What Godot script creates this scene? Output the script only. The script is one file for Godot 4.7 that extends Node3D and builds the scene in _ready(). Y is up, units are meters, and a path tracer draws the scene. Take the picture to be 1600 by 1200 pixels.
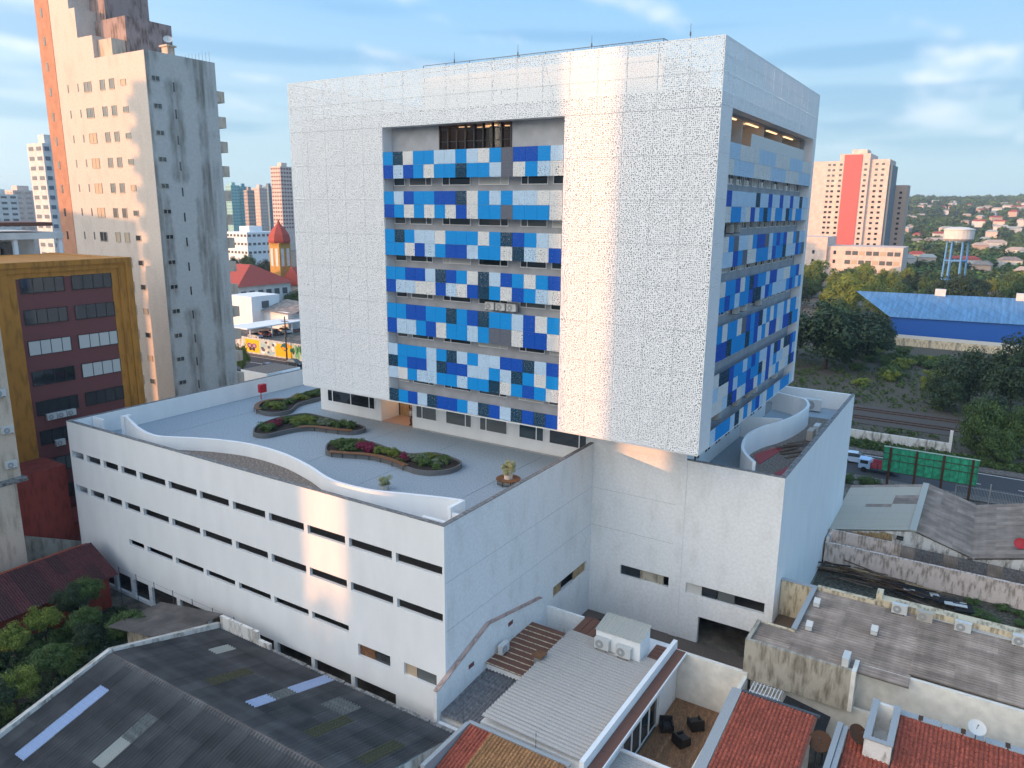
extends Node3D

var M := {}
var T := {}
var used := {}
var cache := {}
var rng := RandomNumberGenerator.new()

class MB:
	var v := PackedVector3Array()
	var c := PackedColorArray()
	func tri(a: Vector3, b: Vector3, d: Vector3) -> void:
		v.append(a); v.append(b); v.append(d)
	func quad(a: Vector3, b: Vector3, d: Vector3, e: Vector3) -> void:
		v.append(a); v.append(b); v.append(d); v.append(a); v.append(d); v.append(e)
	func hexa(p: Array) -> void:   # 0-3 bottom ring (anticlockwise from above), 4-7 top ring
		quad(p[4], p[7], p[6], p[5]); quad(p[0], p[1], p[2], p[3])
		for i in 4:
			var j := (i + 1) % 4
			quad(p[i], p[i + 4], p[j + 4], p[j])
	func box(a: Vector3, b: Vector3) -> void:
		hexa([Vector3(a.x, a.y, b.z), Vector3(b.x, a.y, b.z), Vector3(b.x, a.y, a.z), Vector3(a.x, a.y, a.z), Vector3(a.x, b.y, b.z), Vector3(b.x, b.y, b.z), Vector3(b.x, b.y, a.z), Vector3(a.x, b.y, a.z)])
	func obox(t: Transform3D, s: Vector3) -> void:
		var h := s / 2
		hexa([t * Vector3(-h.x, -h.y, h.z), t * Vector3(h.x, -h.y, h.z), t * Vector3(h.x, -h.y, -h.z), t * Vector3(-h.x, -h.y, -h.z), t * Vector3(-h.x, h.y, h.z), t * Vector3(h.x, h.y, h.z), t * Vector3(h.x, h.y, -h.z), t * Vector3(-h.x, h.y, -h.z)])
	func tube(a: Vector3, b: Vector3, ra: float, rb: float, n := 8) -> void:
		var d := (b - a).normalized()
		var u := d.cross(Vector3(0.31, 0.2, 0.93)).normalized()
		var w := d.cross(u)
		for i in n:
			var p := u * cos(TAU * i / n) + w * sin(TAU * i / n)
			var q := u * cos(TAU * (i + 1) / n) + w * sin(TAU * (i + 1) / n)
			quad(a + p * ra, a + q * ra, b + q * rb, b + p * rb)
			tri(b + p * rb, b + q * rb, b); tri(a + q * ra, a + p * ra, a)
	func lathe(o: Vector3, prof: Array, n := 16) -> void:   # prof: Vector2(radius, y)
		for i in n:
			var p := Vector3(cos(TAU * i / n), 0, sin(TAU * i / n))
			var q := Vector3(cos(TAU * (i + 1) / n), 0, sin(TAU * (i + 1) / n))
			for k in prof.size() - 1:
				var s: Vector2 = prof[k]
				var e: Vector2 = prof[k + 1]
				quad(o + p * s.x + Vector3(0, s.y, 0), o + p * e.x + Vector3(0, e.y, 0), o + q * e.x + Vector3(0, e.y, 0), o + q * s.x + Vector3(0, s.y, 0))
	func prism(poly: PackedVector2Array, y0: float, y1: float) -> void:   # poly in x,z
		var t := Geometry2D.triangulate_polygon(poly)
		for i in range(0, t.size(), 3):
			var a := poly[t[i]]
			var b := poly[t[i + 1]]
			var d := poly[t[i + 2]]
			tri(Vector3(a.x, y1, a.y), Vector3(b.x, y1, b.y), Vector3(d.x, y1, d.y))
			tri(Vector3(a.x, y0, a.y), Vector3(d.x, y0, d.y), Vector3(b.x, y0, b.y))
		for i in poly.size():
			var a := poly[i]
			var b := poly[(i + 1) % poly.size()]
			quad(Vector3(a.x, y0, a.y), Vector3(b.x, y0, b.y), Vector3(b.x, y1, b.y), Vector3(a.x, y1, a.y))
	func ribbon(line: PackedVector2Array, th: float, y0: float, y1: float) -> void:   # upright wall along a line in x,z
		var l := PackedVector2Array()
		var r := PackedVector2Array()
		for i in line.size():
			var d := (line[mini(i + 1, line.size() - 1)] - line[maxi(i - 1, 0)]).normalized()
			var n := Vector2(-d.y, d.x) * th / 2
			l.append(line[i] + n); r.append(line[i] - n)
		for i in line.size() - 1:
			var p := [l[i], l[i + 1], r[i + 1], r[i]]
			for k in 4:
				if (k == 1 and i < line.size() - 2) or (k == 3 and i > 0): continue
				var a: Vector2 = p[k]
				var b: Vector2 = p[(k + 1) % 4]
				quad(Vector3(a.x, y0, a.y), Vector3(b.x, y0, b.y), Vector3(b.x, y1, b.y), Vector3(a.x, y1, a.y))
			quad(Vector3(p[0].x, y1, p[0].y), Vector3(p[1].x, y1, p[1].y), Vector3(p[2].x, y1, p[2].y), Vector3(p[3].x, y1, p[3].y))

func numbered(n: String) -> String:
	used[n] = used.get(n, -1) + 1
	return n if used[n] == 0 else "%s_%03d" % [n, used[n]]

func mesh_of(mb: MB) -> ArrayMesh:
	var a := []
	a.resize(Mesh.ARRAY_MAX)
	a[Mesh.ARRAY_VERTEX] = mb.v
	if mb.c.size() == mb.v.size(): a[Mesh.ARRAY_COLOR] = mb.c
	var m := ArrayMesh.new()
	m.add_surface_from_arrays(Mesh.PRIMITIVE_TRIANGLES, a)
	return m

func thing(n: String, label: String, cat: String, at := Vector3.ZERO, group := "", turn := 0.0) -> Node3D:
	var o := Node3D.new()
	o.name = numbered(n)
	add_child(o)
	o.position = at
	o.rotation.y = turn
	o.set_meta("label", label); o.set_meta("category", cat)
	if group != "": o.set_meta("group", group)
	return o

func part(n: String, mesh: Mesh, mat: Material, parent: Node3D, xf := Transform3D.IDENTITY) -> MeshInstance3D:
	var o := MeshInstance3D.new()
	o.name = n
	o.mesh = mesh
	o.material_override = mat
	parent.add_child(o, true)
	o.transform = xf
	return o

# parts made in world coordinates: the parent stands at its own place, unturned
func wpart(n: String, mb: MB, mat: Material, parent: Node3D) -> MeshInstance3D:
	return part(n, mesh_of(mb), mat, parent, Transform3D(Basis.IDENTITY, -parent.position))

func one(n: String, mb: MB, mat: Material, label: String, cat: String, group := "") -> MeshInstance3D:
	var o := part(numbered(n), mesh_of(mb), mat, self)
	o.set_meta("label", label); o.set_meta("category", cat)
	if group != "": o.set_meta("group", group)
	return o

func struct(n: String, mb: MB, mat: Material) -> MeshInstance3D:
	var o := part(numbered(n), mesh_of(mb), mat, self)
	o.set_meta("kind", "structure")
	return o

func ubox() -> Mesh:
	if not cache.has("ubox"):
		var b := MB.new()
		b.box(Vector3(-0.5, -0.5, -0.5), Vector3(0.5, 0.5, 0.5))
		cache["ubox"] = mesh_of(b)
	return cache["ubox"]

func bx(n: String, parent: Node3D, a: Vector3, b: Vector3, mat: Material) -> MeshInstance3D:
	var off := parent.position if parent.get_parent() == self else Vector3.ZERO
	return part(n, ubox(), mat, parent, Transform3D(Basis.from_scale((b - a).abs()), (a + b) / 2 - off))

# ---------- textures
func noise_tex(key: String, size: int, freq: float, lo: float, hi: float, oct := 4, sx := 1.0, sy := 1.0, gain := 0.5, power := 1.0) -> ImageTexture:
	if T.has(key): return T[key]
	var n := FastNoiseLite.new()
	n.seed = hash(key) % 10000
	n.noise_type = FastNoiseLite.TYPE_SIMPLEX_SMOOTH
	n.frequency = freq
	n.fractal_octaves = oct
	n.fractal_gain = gain
	var im := Image.create(size, size, false, Image.FORMAT_RGB8)
	var data := PackedByteArray()
	data.resize(size * size * 3)
	for j in size:
		for i in size:
			# seamless by blending across the edges
			var fx := float(i) / size
			var fy := float(j) / size
			var bxw := clampf((fx - 0.8) / 0.2, 0, 1)
			var byw := clampf((fy - 0.8) / 0.2, 0, 1)
			var x := i * sx
			var y := j * sy
			var v := n.get_noise_2d(x, y)
			if bxw > 0: v = lerpf(v, n.get_noise_2d((i - size) * sx, y), bxw)
			if byw > 0:
				var w := n.get_noise_2d(x, (j - size) * sy)
				if bxw > 0: w = lerpf(w, n.get_noise_2d((i - size) * sx, (j - size) * sy), bxw)
				v = lerpf(v, w, byw)
			var q := pow(clampf(v * 0.9 + 0.5, 0, 1), power)
			var g := int(255 * lerpf(lo, hi, q))
			var k := (j * size + i) * 3
			data[k] = g; data[k + 1] = g; data[k + 2] = g
	im.set_data(size, size, false, Image.FORMAT_RGB8, data)
	T[key] = ImageTexture.create_from_image(im)
	return T[key]

# plain colour with weathering streaks that gather in patches
func stain_tex(key: String, lo: float, amount: float, fx: float, fy: float) -> ImageTexture:
	if T.has(key): return T[key]
	var n := FastNoiseLite.new()
	n.seed = hash(key) % 10000
	n.frequency = 0.02
	n.fractal_octaves = 5
	n.fractal_gain = 0.6
	var m := FastNoiseLite.new()
	m.seed = n.seed + 7
	m.frequency = 0.008
	m.fractal_octaves = 4
	var size := 512
	var data := PackedByteArray()
	data.resize(size * size * 3)
	for j in size:
		var ty := absf(2.0 * j / size - 1.0) * size * 0.5
		for i in size:
			var tx := absf(2.0 * i / size - 1.0) * size * 0.5
			var s := clampf(n.get_noise_2d(tx * fx, ty * fy) * 1.1 + 0.5, 0, 1)
			var k := clampf(m.get_noise_2d(tx * 1.6, ty * 0.7) * 1.8 + amount, 0, 1)
			var f := n.get_noise_2d(i * 5.0, j * 5.0) * 0.05
			var v := lerpf(1.0, lerpf(lo, 1.0, s), k) * (0.96 + f)
			var q := (j * size + i) * 3
			var warm := 1.0 - v
			data[q] = int(255 * clampf(v, 0, 1)); data[q + 1] = int(255 * clampf(v - warm * 0.05, 0, 1)); data[q + 2] = int(255 * clampf(v - warm * 0.12, 0, 1))
	T[key] = ImageTexture.create_from_image(Image.create_from_data(size, size, false, Image.FORMAT_RGB8, data))
	return T[key]

func lin(r: float, g: float, b: float) -> Color:
	return Color(r, g, b).linear_to_srgb()

func mat(key: String, col: Color, rough := 0.85, tex: Texture2D = null, scale := 0.25, metal := 0.0) -> StandardMaterial3D:
	if M.has(key): return M[key]
	var m := StandardMaterial3D.new()
	m.resource_name = key
	m.albedo_color = col
	m.roughness = rough
	m.metallic = metal
	if tex:
		m.albedo_texture = tex
		m.uv1_triplanar = true
		m.uv1_world_triplanar = true
		m.uv1_scale = Vector3.ONE * scale
	M[key] = m
	return m

func perf_tex(key: String, r: float, spacing: float, keep: float) -> ImageTexture:
	# a sheet with punched holes: 8 m across, 1024 pixels
	var size := 1024
	var px := size / 8.0
	var cells := int(round(8.0 / spacing))
	var data := PackedByteArray()
	data.resize(size * size * 4)
	data.fill(255)
	var g := RandomNumberGenerator.new()
	g.seed = hash(key) % 100000
	var cw := float(size) / cells
	for a in cells:
		for b in cells:
			if g.randf() > keep: continue
			var cx := (a + 0.5 + g.randf_range(-0.3, 0.3)) * cw
			var cy := (b + 0.5 + g.randf_range(-0.3, 0.3)) * cw
			var rx := r * px * g.randf_range(0.7, 1.35)
			var ry := r * px * g.randf_range(0.7, 1.35)
			var R := int(maxf(rx, ry)) + 1
			for y in range(int(cy) - R, int(cy) + R + 1):
				for x in range(int(cx) - R, int(cx) + R + 1):
					var dx := (x - cx) / rx
					var dy := (y - cy) / ry
					if dx * dx + dy * dy < 1.0:
						data[(posmod(y, size) * size + posmod(x, size)) * 4 + 3] = 0
	var im := Image.create_from_data(size, size, false, Image.FORMAT_RGBA8, data)
	return ImageTexture.create_from_image(im)

func perf_mat(key: String, col: Color, tex: Texture2D, rough := 0.45) -> StandardMaterial3D:
	var m := mat(key, col, rough, tex, 0.125)
	m.transparency = BaseMaterial3D.TRANSPARENCY_ALPHA_SCISSOR
	m.alpha_scissor_threshold = 0.5
	m.uv1_triplanar_sharpness = 8.0
	m.cull_mode = BaseMaterial3D.CULL_DISABLED
	return m

func make_materials() -> void:
	var plast := noise_tex("plaster", 512, 0.012, 0.9, 1.0, 5)
	var fine := noise_tex("fine", 512, 0.06, 0.78, 1.0, 5, 1, 1, 0.7)
	var blotch := noise_tex("blotch", 512, 0.015, 0.5, 1.0, 6, 1, 1, 0.65)
	var streak := stain_tex("streak", 0.62, 0.35, 1.6, 0.3)
	var heavy := stain_tex("heavy", 0.55, 0.4, 1.4, 0.45)
	var grime := noise_tex("grime", 512, 0.012, 0.66, 1.0, 4, 1, 1, 0.5)
	var soft2 := stain_tex("soft2", 0.82, 0.4, 1.6, 0.3)
	var soft := stain_tex("soft", 0.95, 0.2, 1.2, 0.4)
	var rough := noise_tex("rough", 512, 0.04, 0.35, 1.0, 6, 1, 1, 0.75)
	var white := noise_tex("whitewall", 512, 0.008, 0.965, 1.0, 6, 1.6, 0.5, 0.6)
	mat("white", lin(0.84, 0.84, 0.83), 0.8, white, 0.07)
	mat("white_court", lin(0.85, 0.85, 0.84), 0.85, soft, 0.06)
	mat("white_trim", lin(0.82, 0.82, 0.82), 0.5)
	mat("grey_wall", lin(0.42, 0.42, 0.42), 0.85, plast, 0.1)
	mat("core", lin(0.46, 0.47, 0.49), 0.85, plast, 0.1)
	mat("coping", lin(0.34, 0.33, 0.32), 0.7, blotch, 0.3)
	mat("terrace", lin(0.37, 0.44, 0.5), 0.7, fine, 0.18)
	mat("joint", lin(0.07, 0.07, 0.08), 0.9)
	mat("slab", lin(0.3, 0.3, 0.3), 0.9, fine, 0.3)
	mat("gravel", lin(0.3, 0.24, 0.2), 0.95, rough, 0.5)
	mat("debris", lin(0.36, 0.29, 0.24), 0.95, blotch, 0.6)
	mat("red_tarp", lin(0.42, 0.03, 0.03), 0.5, fine, 0.5)
	mat("glass", lin(0.02, 0.025, 0.03), 0.06).metallic_specular = 0.7
	mat("glass_blue", lin(0.03, 0.05, 0.06), 0.08).metallic_specular = 0.8
	mat("glass_grey", lin(0.12, 0.13, 0.13), 0.1)
	mat("blind", lin(0.55, 0.54, 0.5), 0.6)
	mat("blind_warm", lin(0.5, 0.38, 0.26), 0.6)
	mat("black_metal", lin(0.02, 0.02, 0.022), 0.5)
	mat("steel", lin(0.4, 0.41, 0.42), 0.45, null, 1.0, 0.6)
	mat("dark_steel", lin(0.06, 0.07, 0.08), 0.5)
	mat("plastic_white", lin(0.74, 0.74, 0.71), 0.5, fine, 1.5)
	mat("plastic_old", lin(0.55, 0.5, 0.42), 0.6, fine, 1.5)
	mat("grille", lin(0.3, 0.3, 0.3), 0.6)
	mat("wood", lin(0.3, 0.13, 0.05), 0.6, noise_tex("grain", 256, 0.03, 0.55, 1.0, 4, 3.0, 0.3), 0.8)
	mat("wood_door", lin(0.6, 0.4, 0.2), 0.5, T["grain"], 0.5)
	mat("planter_wall", lin(0.16, 0.16, 0.16), 0.9, fine, 0.8)
	mat("soil", lin(0.06, 0.04, 0.03), 1.0, rough, 1.5)
	mat("cream", lin(0.83, 0.78, 0.69), 0.85, plast, 0.15)
	mat("cream_stain", lin(0.7, 0.6, 0.43), 0.9, streak, 0.2)
	mat("concrete_stain", lin(0.46, 0.41, 0.33), 0.9, stain_tex("heavyc", 0.68, 0.6, 1.8, 0.25), 0.16)
	mat("pink_wall", lin(0.8, 0.66, 0.58), 0.9, streak, 0.2)
	mat("white_stain", lin(0.78, 0.76, 0.72), 0.9, heavy, 0.14)
	mat("tower_cream", lin(0.70, 0.61, 0.53), 0.85, soft, 0.05)
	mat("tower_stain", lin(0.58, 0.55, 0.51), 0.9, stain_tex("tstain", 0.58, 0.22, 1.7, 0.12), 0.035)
	mat("tower_pink", lin(0.55, 0.27, 0.17), 0.85, plast, 0.1)
	mat("tower_mauve", lin(0.42, 0.31, 0.28), 0.9, streak, 0.1)
	mat("ochre", lin(0.52, 0.22, 0.03), 0.7, soft2, 0.15)
	mat("maroon", lin(0.23, 0.075, 0.07), 0.7, fine, 0.5)
	mat("red_wall", lin(0.33, 0.055, 0.035), 0.85, soft2, 0.2)
	mat("beige_old", lin(0.68, 0.55, 0.43), 0.9, soft2, 0.1)
	for i in 4:
		var k: float = [1.0, 0.86, 1.14, 0.94][i]
		mat("fibro_dark%d" % i, lin(0.15 * k, 0.134 * k, 0.125 * k), 0.95, grime, 0.08)
		mat("fibro_grey%d" % i, lin(0.4 * k, 0.335 * k, 0.29 * k), 0.95, grime, 0.09)
		mat("tile_red%d" % i, lin(0.6 * k, 0.135 * k, 0.075 * k), 0.85, blotch, 0.8)
		mat("tile_orange%d" % i, lin(0.62 * k, 0.3 * k, 0.12 * k), 0.9, blotch, 0.9)
		mat("deck%d" % i, lin(0.4 * k, 0.2 * k, 0.09 * k), 0.6, T["grain"], 0.7)
	mat("fibro_moss", lin(0.24, 0.21, 0.11), 0.95, rough, 0.5)
	mat("fibro_pale", lin(0.55, 0.53, 0.46), 0.9, fine, 0.5)
	mat("skylight", lin(0.55, 0.62, 0.8), 0.35, fine, 0.3)
	mat("skylight_old", lin(0.33, 0.32, 0.28), 0.6, blotch, 0.5)
	mat("metal_roof", lin(0.5, 0.465, 0.43), 0.55, fine, 0.3)
	mat("metal_roof_dark", lin(0.28, 0.27, 0.275), 0.7, blotch, 0.4)
	mat("brown_roof", lin(0.2, 0.085, 0.055), 0.7, fine, 0.5)
	mat("flashing", lin(0.42, 0.44, 0.45), 0.5, fine, 0.4)
	mat("ground", lin(0.24, 0.21, 0.17), 1.0, blotch, 0.05)
	mat("dirt", lin(0.17, 0.15, 0.105), 1.0, rough, 0.12)
	mat("rail_bed", lin(0.17, 0.145, 0.13), 1.0, rough, 0.3)
	mat("asphalt", lin(0.055, 0.055, 0.06), 0.9, fine, 0.2)
	mat("pavement", lin(0.22, 0.19, 0.17), 0.95, blotch, 0.25)
	mat("paint_white", lin(0.7, 0.7, 0.68), 0.7)
	mat("grass", lin(0.05, 0.08, 0.02), 1.0, rough, 0.25)
	mat("hill", lin(0.045, 0.06, 0.03), 1.0, blotch, 0.01)
	mat("bark", lin(0.1, 0.075, 0.055), 1.0, rough, 1.0)
	mat("blue_roof", lin(0.12, 0.28, 0.5), 0.6, noise_tex("broof", 256, 0.03, 0.75, 1.0, 4, 3.0, 0.2), 0.05)
	mat("blue_wall", lin(0.01, 0.12, 0.5), 0.6, fine, 0.1)
	mat("billboard_green", lin(0.03, 0.42, 0.22), 0.6, noise_tex("bgreen", 256, 0.02, 0.75, 1.0, 4), 0.3)
	mat("billboard_frame", lin(0.06, 0.05, 0.035), 0.8)
	mat("rust", lin(0.16, 0.07, 0.03), 0.9, rough, 0.8)
	mat("tyre", lin(0.015, 0.015, 0.015), 0.9)
	mat("leather", lin(0.012, 0.01, 0.01), 0.5)
	mat("timber_old", lin(0.3, 0.19, 0.12), 0.95, rough, 0.8)
	mat("timber_dark", lin(0.03, 0.028, 0.03), 0.9, rough, 0.8)
	mat("pale_pink", lin(0.72, 0.58, 0.5), 0.85, plast, 0.05)
	mat("pale_white", lin(0.72, 0.7, 0.66), 0.85, plast, 0.05)
	mat("coral", lin(0.52, 0.13, 0.12), 0.8)
	mat("teal", lin(0.3, 0.52, 0.47), 0.7)
	mat("teal_glass", lin(0.1, 0.3, 0.36), 0.3)
	mat("tan", lin(0.48, 0.36, 0.29), 0.85)
	mat("slate", lin(0.13, 0.17, 0.2), 0.6)
	mat("church_wall", lin(0.55, 0.32, 0.08), 0.85, plast, 0.1)
	mat("church_roof", lin(0.5, 0.09, 0.06), 0.8, fine, 0.3)
	mat("fire_red", lin(0.45, 0.01, 0.02), 0.5)
	for a in [["B", 0.005, 0.25, 0.62], ["D", 0.006, 0.075, 0.4], ["K", 0.012, 0.055, 0.1], ["W", 0.74, 0.73, 0.7], ["L", 0.5, 0.66, 0.8], ["G", 0.12, 0.13, 0.16]]:
		var tx: Texture2D = T["perf_dense"] if a[0] in ["W", "L", "K"] else T["perf_sparse"]
		perf_mat("panel_" + a[0], lin(a[1], a[2], a[3]), tx, 0.6).metallic_specular = 0.3
	perf_mat("screen", lin(0.86, 0.86, 0.85), T["perf_dense"], 0.5)
	leaf_mat("leaf_dark", 0.03, 0.055, 0.018)
	leaf_mat("leaf_mid", 0.07, 0.12, 0.025)
	leaf_mat("leaf_light", 0.17, 0.21, 0.025)
	leaf_mat("leaf_yellow", 0.36, 0.33, 0.02)
	leaf_mat("leaf_lime", 0.16, 0.2, 0.03)
	leaf_mat("leaf_grey", 0.16, 0.2, 0.12)
	leaf_mat("leaf_magenta", 0.2, 0.012, 0.05)
	leaf_mat("leaf_cream", 0.36, 0.38, 0.2)

func leaf_mat(key: String, r: float, g: float, b: float) -> void:
	var m := mat(key, lin(r, g, b), 0.7)
	m.vertex_color_use_as_albedo = true
	m.backlight = Color(0.3, 0.3, 0.2)
	m.cull_mode = BaseMaterial3D.CULL_DISABLED

# ---------- shared builders
# a wall of given thickness with rectangular openings; u runs along, v is up; n points out of the face
func wall_grid(mb: MB, o: Vector3, u: Vector3, w: float, h: float, n: Vector3, th: float, holes: Array) -> void:
	var ys := [0.0, h]
	for r in holes:
		ys.append(clampf(r[1], 0, h)); ys.append(clampf(r[3], 0, h))
	ys.sort()
	for k in ys.size() - 1:
		var y0: float = ys[k]
		var y1: float = ys[k + 1]
		if y1 - y0 < 0.001: continue
		var ym := (y0 + y1) / 2
		var cuts := []
		for r in holes:
			if r[1] < ym and r[3] > ym: cuts.append([r[0], r[2]])
		cuts.sort_custom(func(p, q): return p[0] < q[0])
		var x := 0.0
		cuts.append([w, w])
		for c in cuts:
			if c[0] - x > 0.001:
				var a := o + u * x + Vector3(0, y0, 0)
				var b := o + u * float(c[0]) + Vector3(0, y1, 0) - n * th
				mb.box(Vector3(minf(a.x, b.x), minf(a.y, b.y), minf(a.z, b.z)), Vector3(maxf(a.x, b.x), maxf(a.y, b.y), maxf(a.z, b.z)))
			x = maxf(x, c[1])

# window set on a wall face: frame bars with a pane between; turn 0 faces +z, PI/2 faces +x
func win(parent: Node3D, c: Vector3, w: float, h: float, turn: float, bars: Array, fm: Material, gm: Material, bar := 0.06) -> void:
	var key := "win%.2f_%.2f_%s_%.2f" % [w, h, str(bars), bar]
	if not cache.has(key):
		var b := MB.new()
		b.box(Vector3(-w / 2, -h / 2, 0), Vector3(w / 2, -h / 2 + bar, 0.07))
		b.box(Vector3(-w / 2, h / 2 - bar, 0), Vector3(w / 2, h / 2, 0.07))
		b.box(Vector3(-w / 2, -h / 2 + bar, 0), Vector3(-w / 2 + bar, h / 2 - bar, 0.07))
		b.box(Vector3(w / 2 - bar, -h / 2 + bar, 0), Vector3(w / 2, h / 2 - bar, 0.07))
		for f in bars:
			b.box(Vector3(-w / 2 + f * w - bar / 2, -h / 2 + bar, 0), Vector3(-w / 2 + f * w + bar / 2, h / 2 - bar, 0.065))
		cache[key] = mesh_of(b)
	var off := parent.position if parent.get_parent() == self else Vector3.ZERO
	var o := part("window", cache[key], fm, parent, Transform3D(Basis(Vector3.UP, turn), c - off))
	part("pane", ubox(), gm, o, Transform3D(Basis.from_scale(Vector3(w - 2 * bar, h - 2 * bar, 0.03)), Vector3(0, 0, 0.02)))

func corr_mesh(length: float, width: float, pitch: float, amp: float) -> Mesh:
	var key := "corr%.2f_%.2f_%.2f_%.3f" % [length, width, pitch, amp]
	if not cache.has(key):
		var b := MB.new()
		var n := int(round(width / pitch * 5))
		for i in n:
			var x0 := width * i / n
			var x1 := width * (i + 1) / n
			var h0 := amp * cos(TAU * x0 / pitch)
			var h1 := amp * cos(TAU * x1 / pitch)
			b.quad(Vector3(0, h0, x0), Vector3(length, h0, x0), Vector3(length, h1, x1), Vector3(0, h1, x1))
			b.quad(Vector3(0, h0 - 0.012, x0), Vector3(0, h1 - 0.012, x1), Vector3(length, h1 - 0.012, x1), Vector3(length, h0 - 0.012, x0))
		b.quad(Vector3(0, amp - 0.012, 0), Vector3(length, amp - 0.012, 0), Vector3(length, amp, 0), Vector3(0, amp, 0))
		cache[key] = mesh_of(b)
	return cache[key]

# roof of corrugated sheets. o: corner at the top, u: down the corrugations (full length), w: across them
func sheet_roof(parent: Node3D, o: Vector3, u: Vector3, w: Vector3, sl: float, sw: float, pitch: float, amp: float, pick: Callable) -> void:
	var nu := int(ceil(u.length() / sl - 0.05))
	var nw := int(ceil(w.length() / sw - 0.05))
	var du := u.length() / nu
	var dw := w.length() / nw
	var a := u.normalized()
	var c := w.normalized()
	var n := c.cross(a).normalized()
	if n.y < 0: n = -n
	var off := parent.position
	for i in nu:
		for j in nw:
			var lift := 0.014 * (nu - i) + 0.006 * (j % 2) + rng.randf_range(0, 0.004)
			var m: Mesh = corr_mesh(du + 0.12, dw + 0.02, dw / maxf(1.0, round(dw / pitch)), amp)
			part("roof_sheet", m, pick.call(i, j, nu, nw), parent, Transform3D(Basis(a, n, c), o + a * (du * i) + c * (dw * j) + n * lift - off))

func pick4(pre: String) -> Callable:
	return func(_i, _j, _a, _b): return M[pre + str(rng.randi() % 4)]

func tile_mesh() -> Mesh:
	if not cache.has("tile"):
		var b := MB.new()
		for i in 5:
			var a0 := PI * i / 5.0
			var a1 := PI * (i + 1) / 5.0
			for s in [[0.0, 0.11, 0.055], [0.42, 0.095, 0.05]]: pass
			var p := Vector3(0, 0.055 * sin(a0), -0.075 * cos(a0))
			var q := Vector3(0, 0.055 * sin(a1), -0.075 * cos(a1))
			var p2 := Vector3(0.42, 0.062 * sin(a0) + 0.012, -0.09 * cos(a0))
			var q2 := Vector3(0.42, 0.062 * sin(a1) + 0.012, -0.09 * cos(a1))
			b.quad(p, p2, q2, q)
			b.tri(p2, Vector3(0.42, 0.0, 0), q2)
		b.quad(Vector3(0, -0.012, 0.07), Vector3(0.42, 0.0, 0.085), Vector3(0.42, 0.0, 0.15), Vector3(0, -0.012, 0.15))
		cache["tile"] = mesh_of(b)
	return cache["tile"]

# clay roof: o top corner, u down the slope, w across; single tiles up to 300, the rest joined
func tile_roof(parent: Node3D, o: Vector3, u: Vector3, w: Vector3, pre: String, near_first := true) -> void:
	var nu := int(u.length() / 0.36)
	var nw := int(w.length() / 0.22)
	var a := u.normalized()
	var c := w.normalized()
	var n := c.cross(a).normalized()
	if n.y < 0: n = -n
	var off := parent.position
	var und := MB.new()
	und.quad(o - n * 0.03, o + w - n * 0.03, o + w + u - n * 0.03, o + u - n * 0.03)
	wpart("roof_board", und, M["brown_roof"], parent)
	var rest := [MB.new(), MB.new(), MB.new(), MB.new()]
	var tv: PackedVector3Array = (tile_mesh() as ArrayMesh).surface_get_arrays(0)[Mesh.ARRAY_VERTEX]
	var count := 0
	for i in nu:
		var ii := i if near_first else nu - 1 - i
		for j in nw:
			var xf := Transform3D(Basis(a, n, c).rotated(n, rng.randf_range(-0.03, 0.03)), o + a * (0.36 * ii) + c * (0.22 * (j + 0.5)) + n * (0.004 + rng.randf_range(0, 0.012)) - off)
			var k := rng.randi() % 4
			if count < 300:
				part("roof_tile", tile_mesh(), M[pre + str(k)], parent, xf)
			else:
				for q in tv: rest[k].v.append(xf * q)
			count += 1
	if count > 300:
		for k in 4:
			var r := part("roof_tiles", mesh_of(rest[k]), M[pre + str(k)], parent)
			r.set_meta("kind", "stuff")

# ---------- plants
func crown_mesh(key: String, sd: int, clumps: int, leaves: int, leaf: float, flat := 0.75, droop := 0.0) -> Mesh:
	# a crown about 1 m in radius, standing on y = 0
	if cache.has(key): return cache[key]
	var g := RandomNumberGenerator.new()
	g.seed = sd
	var b := MB.new()
	var cs := []
	for i in clumps:
		var d := Vector3(g.randfn(), g.randfn() * 0.8, g.randfn()).normalized() * pow(g.randf(), 0.45) * 0.72
		d.y = d.y * flat + flat * 0.9
		cs.append([d, g.randf_range(0.2, 0.38), g.randf_range(0.75, 1.25)])
	for i in leaves:
		var c: Array = cs[g.randi() % clumps]
		var d := Vector3(g.randfn(), g.randfn(), g.randfn()).normalized()
		var p: Vector3 = c[0] + d * (c[1] * pow(g.randf(), 0.4)) * Vector3(1, 0.75, 1)
		p.y -= droop * Vector2(p.x, p.z).length()
		var nrm := (d + Vector3(g.randfn(), g.randfn() + 0.6, g.randfn()) * 0.55).normalized()
		var t := nrm.cross(Vector3(g.randfn(), g.randfn(), g.randfn())).normalized()
		var s := nrm.cross(t)
		var l := leaf * g.randf_range(0.6, 1.4)
		var tip := p + t * l
		b.quad(p - t * l, p + s * l * 0.55 + nrm * l * 0.15, tip, p - s * l * 0.55 + nrm * l * 0.15)
		var k: float = c[2] * g.randf_range(0.8, 1.2)
		var col := Color(k, k, k * 0.95)
		for q in 6: b.c.append(col)
	cache[key] = mesh_of(b)
	return cache[key]

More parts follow.
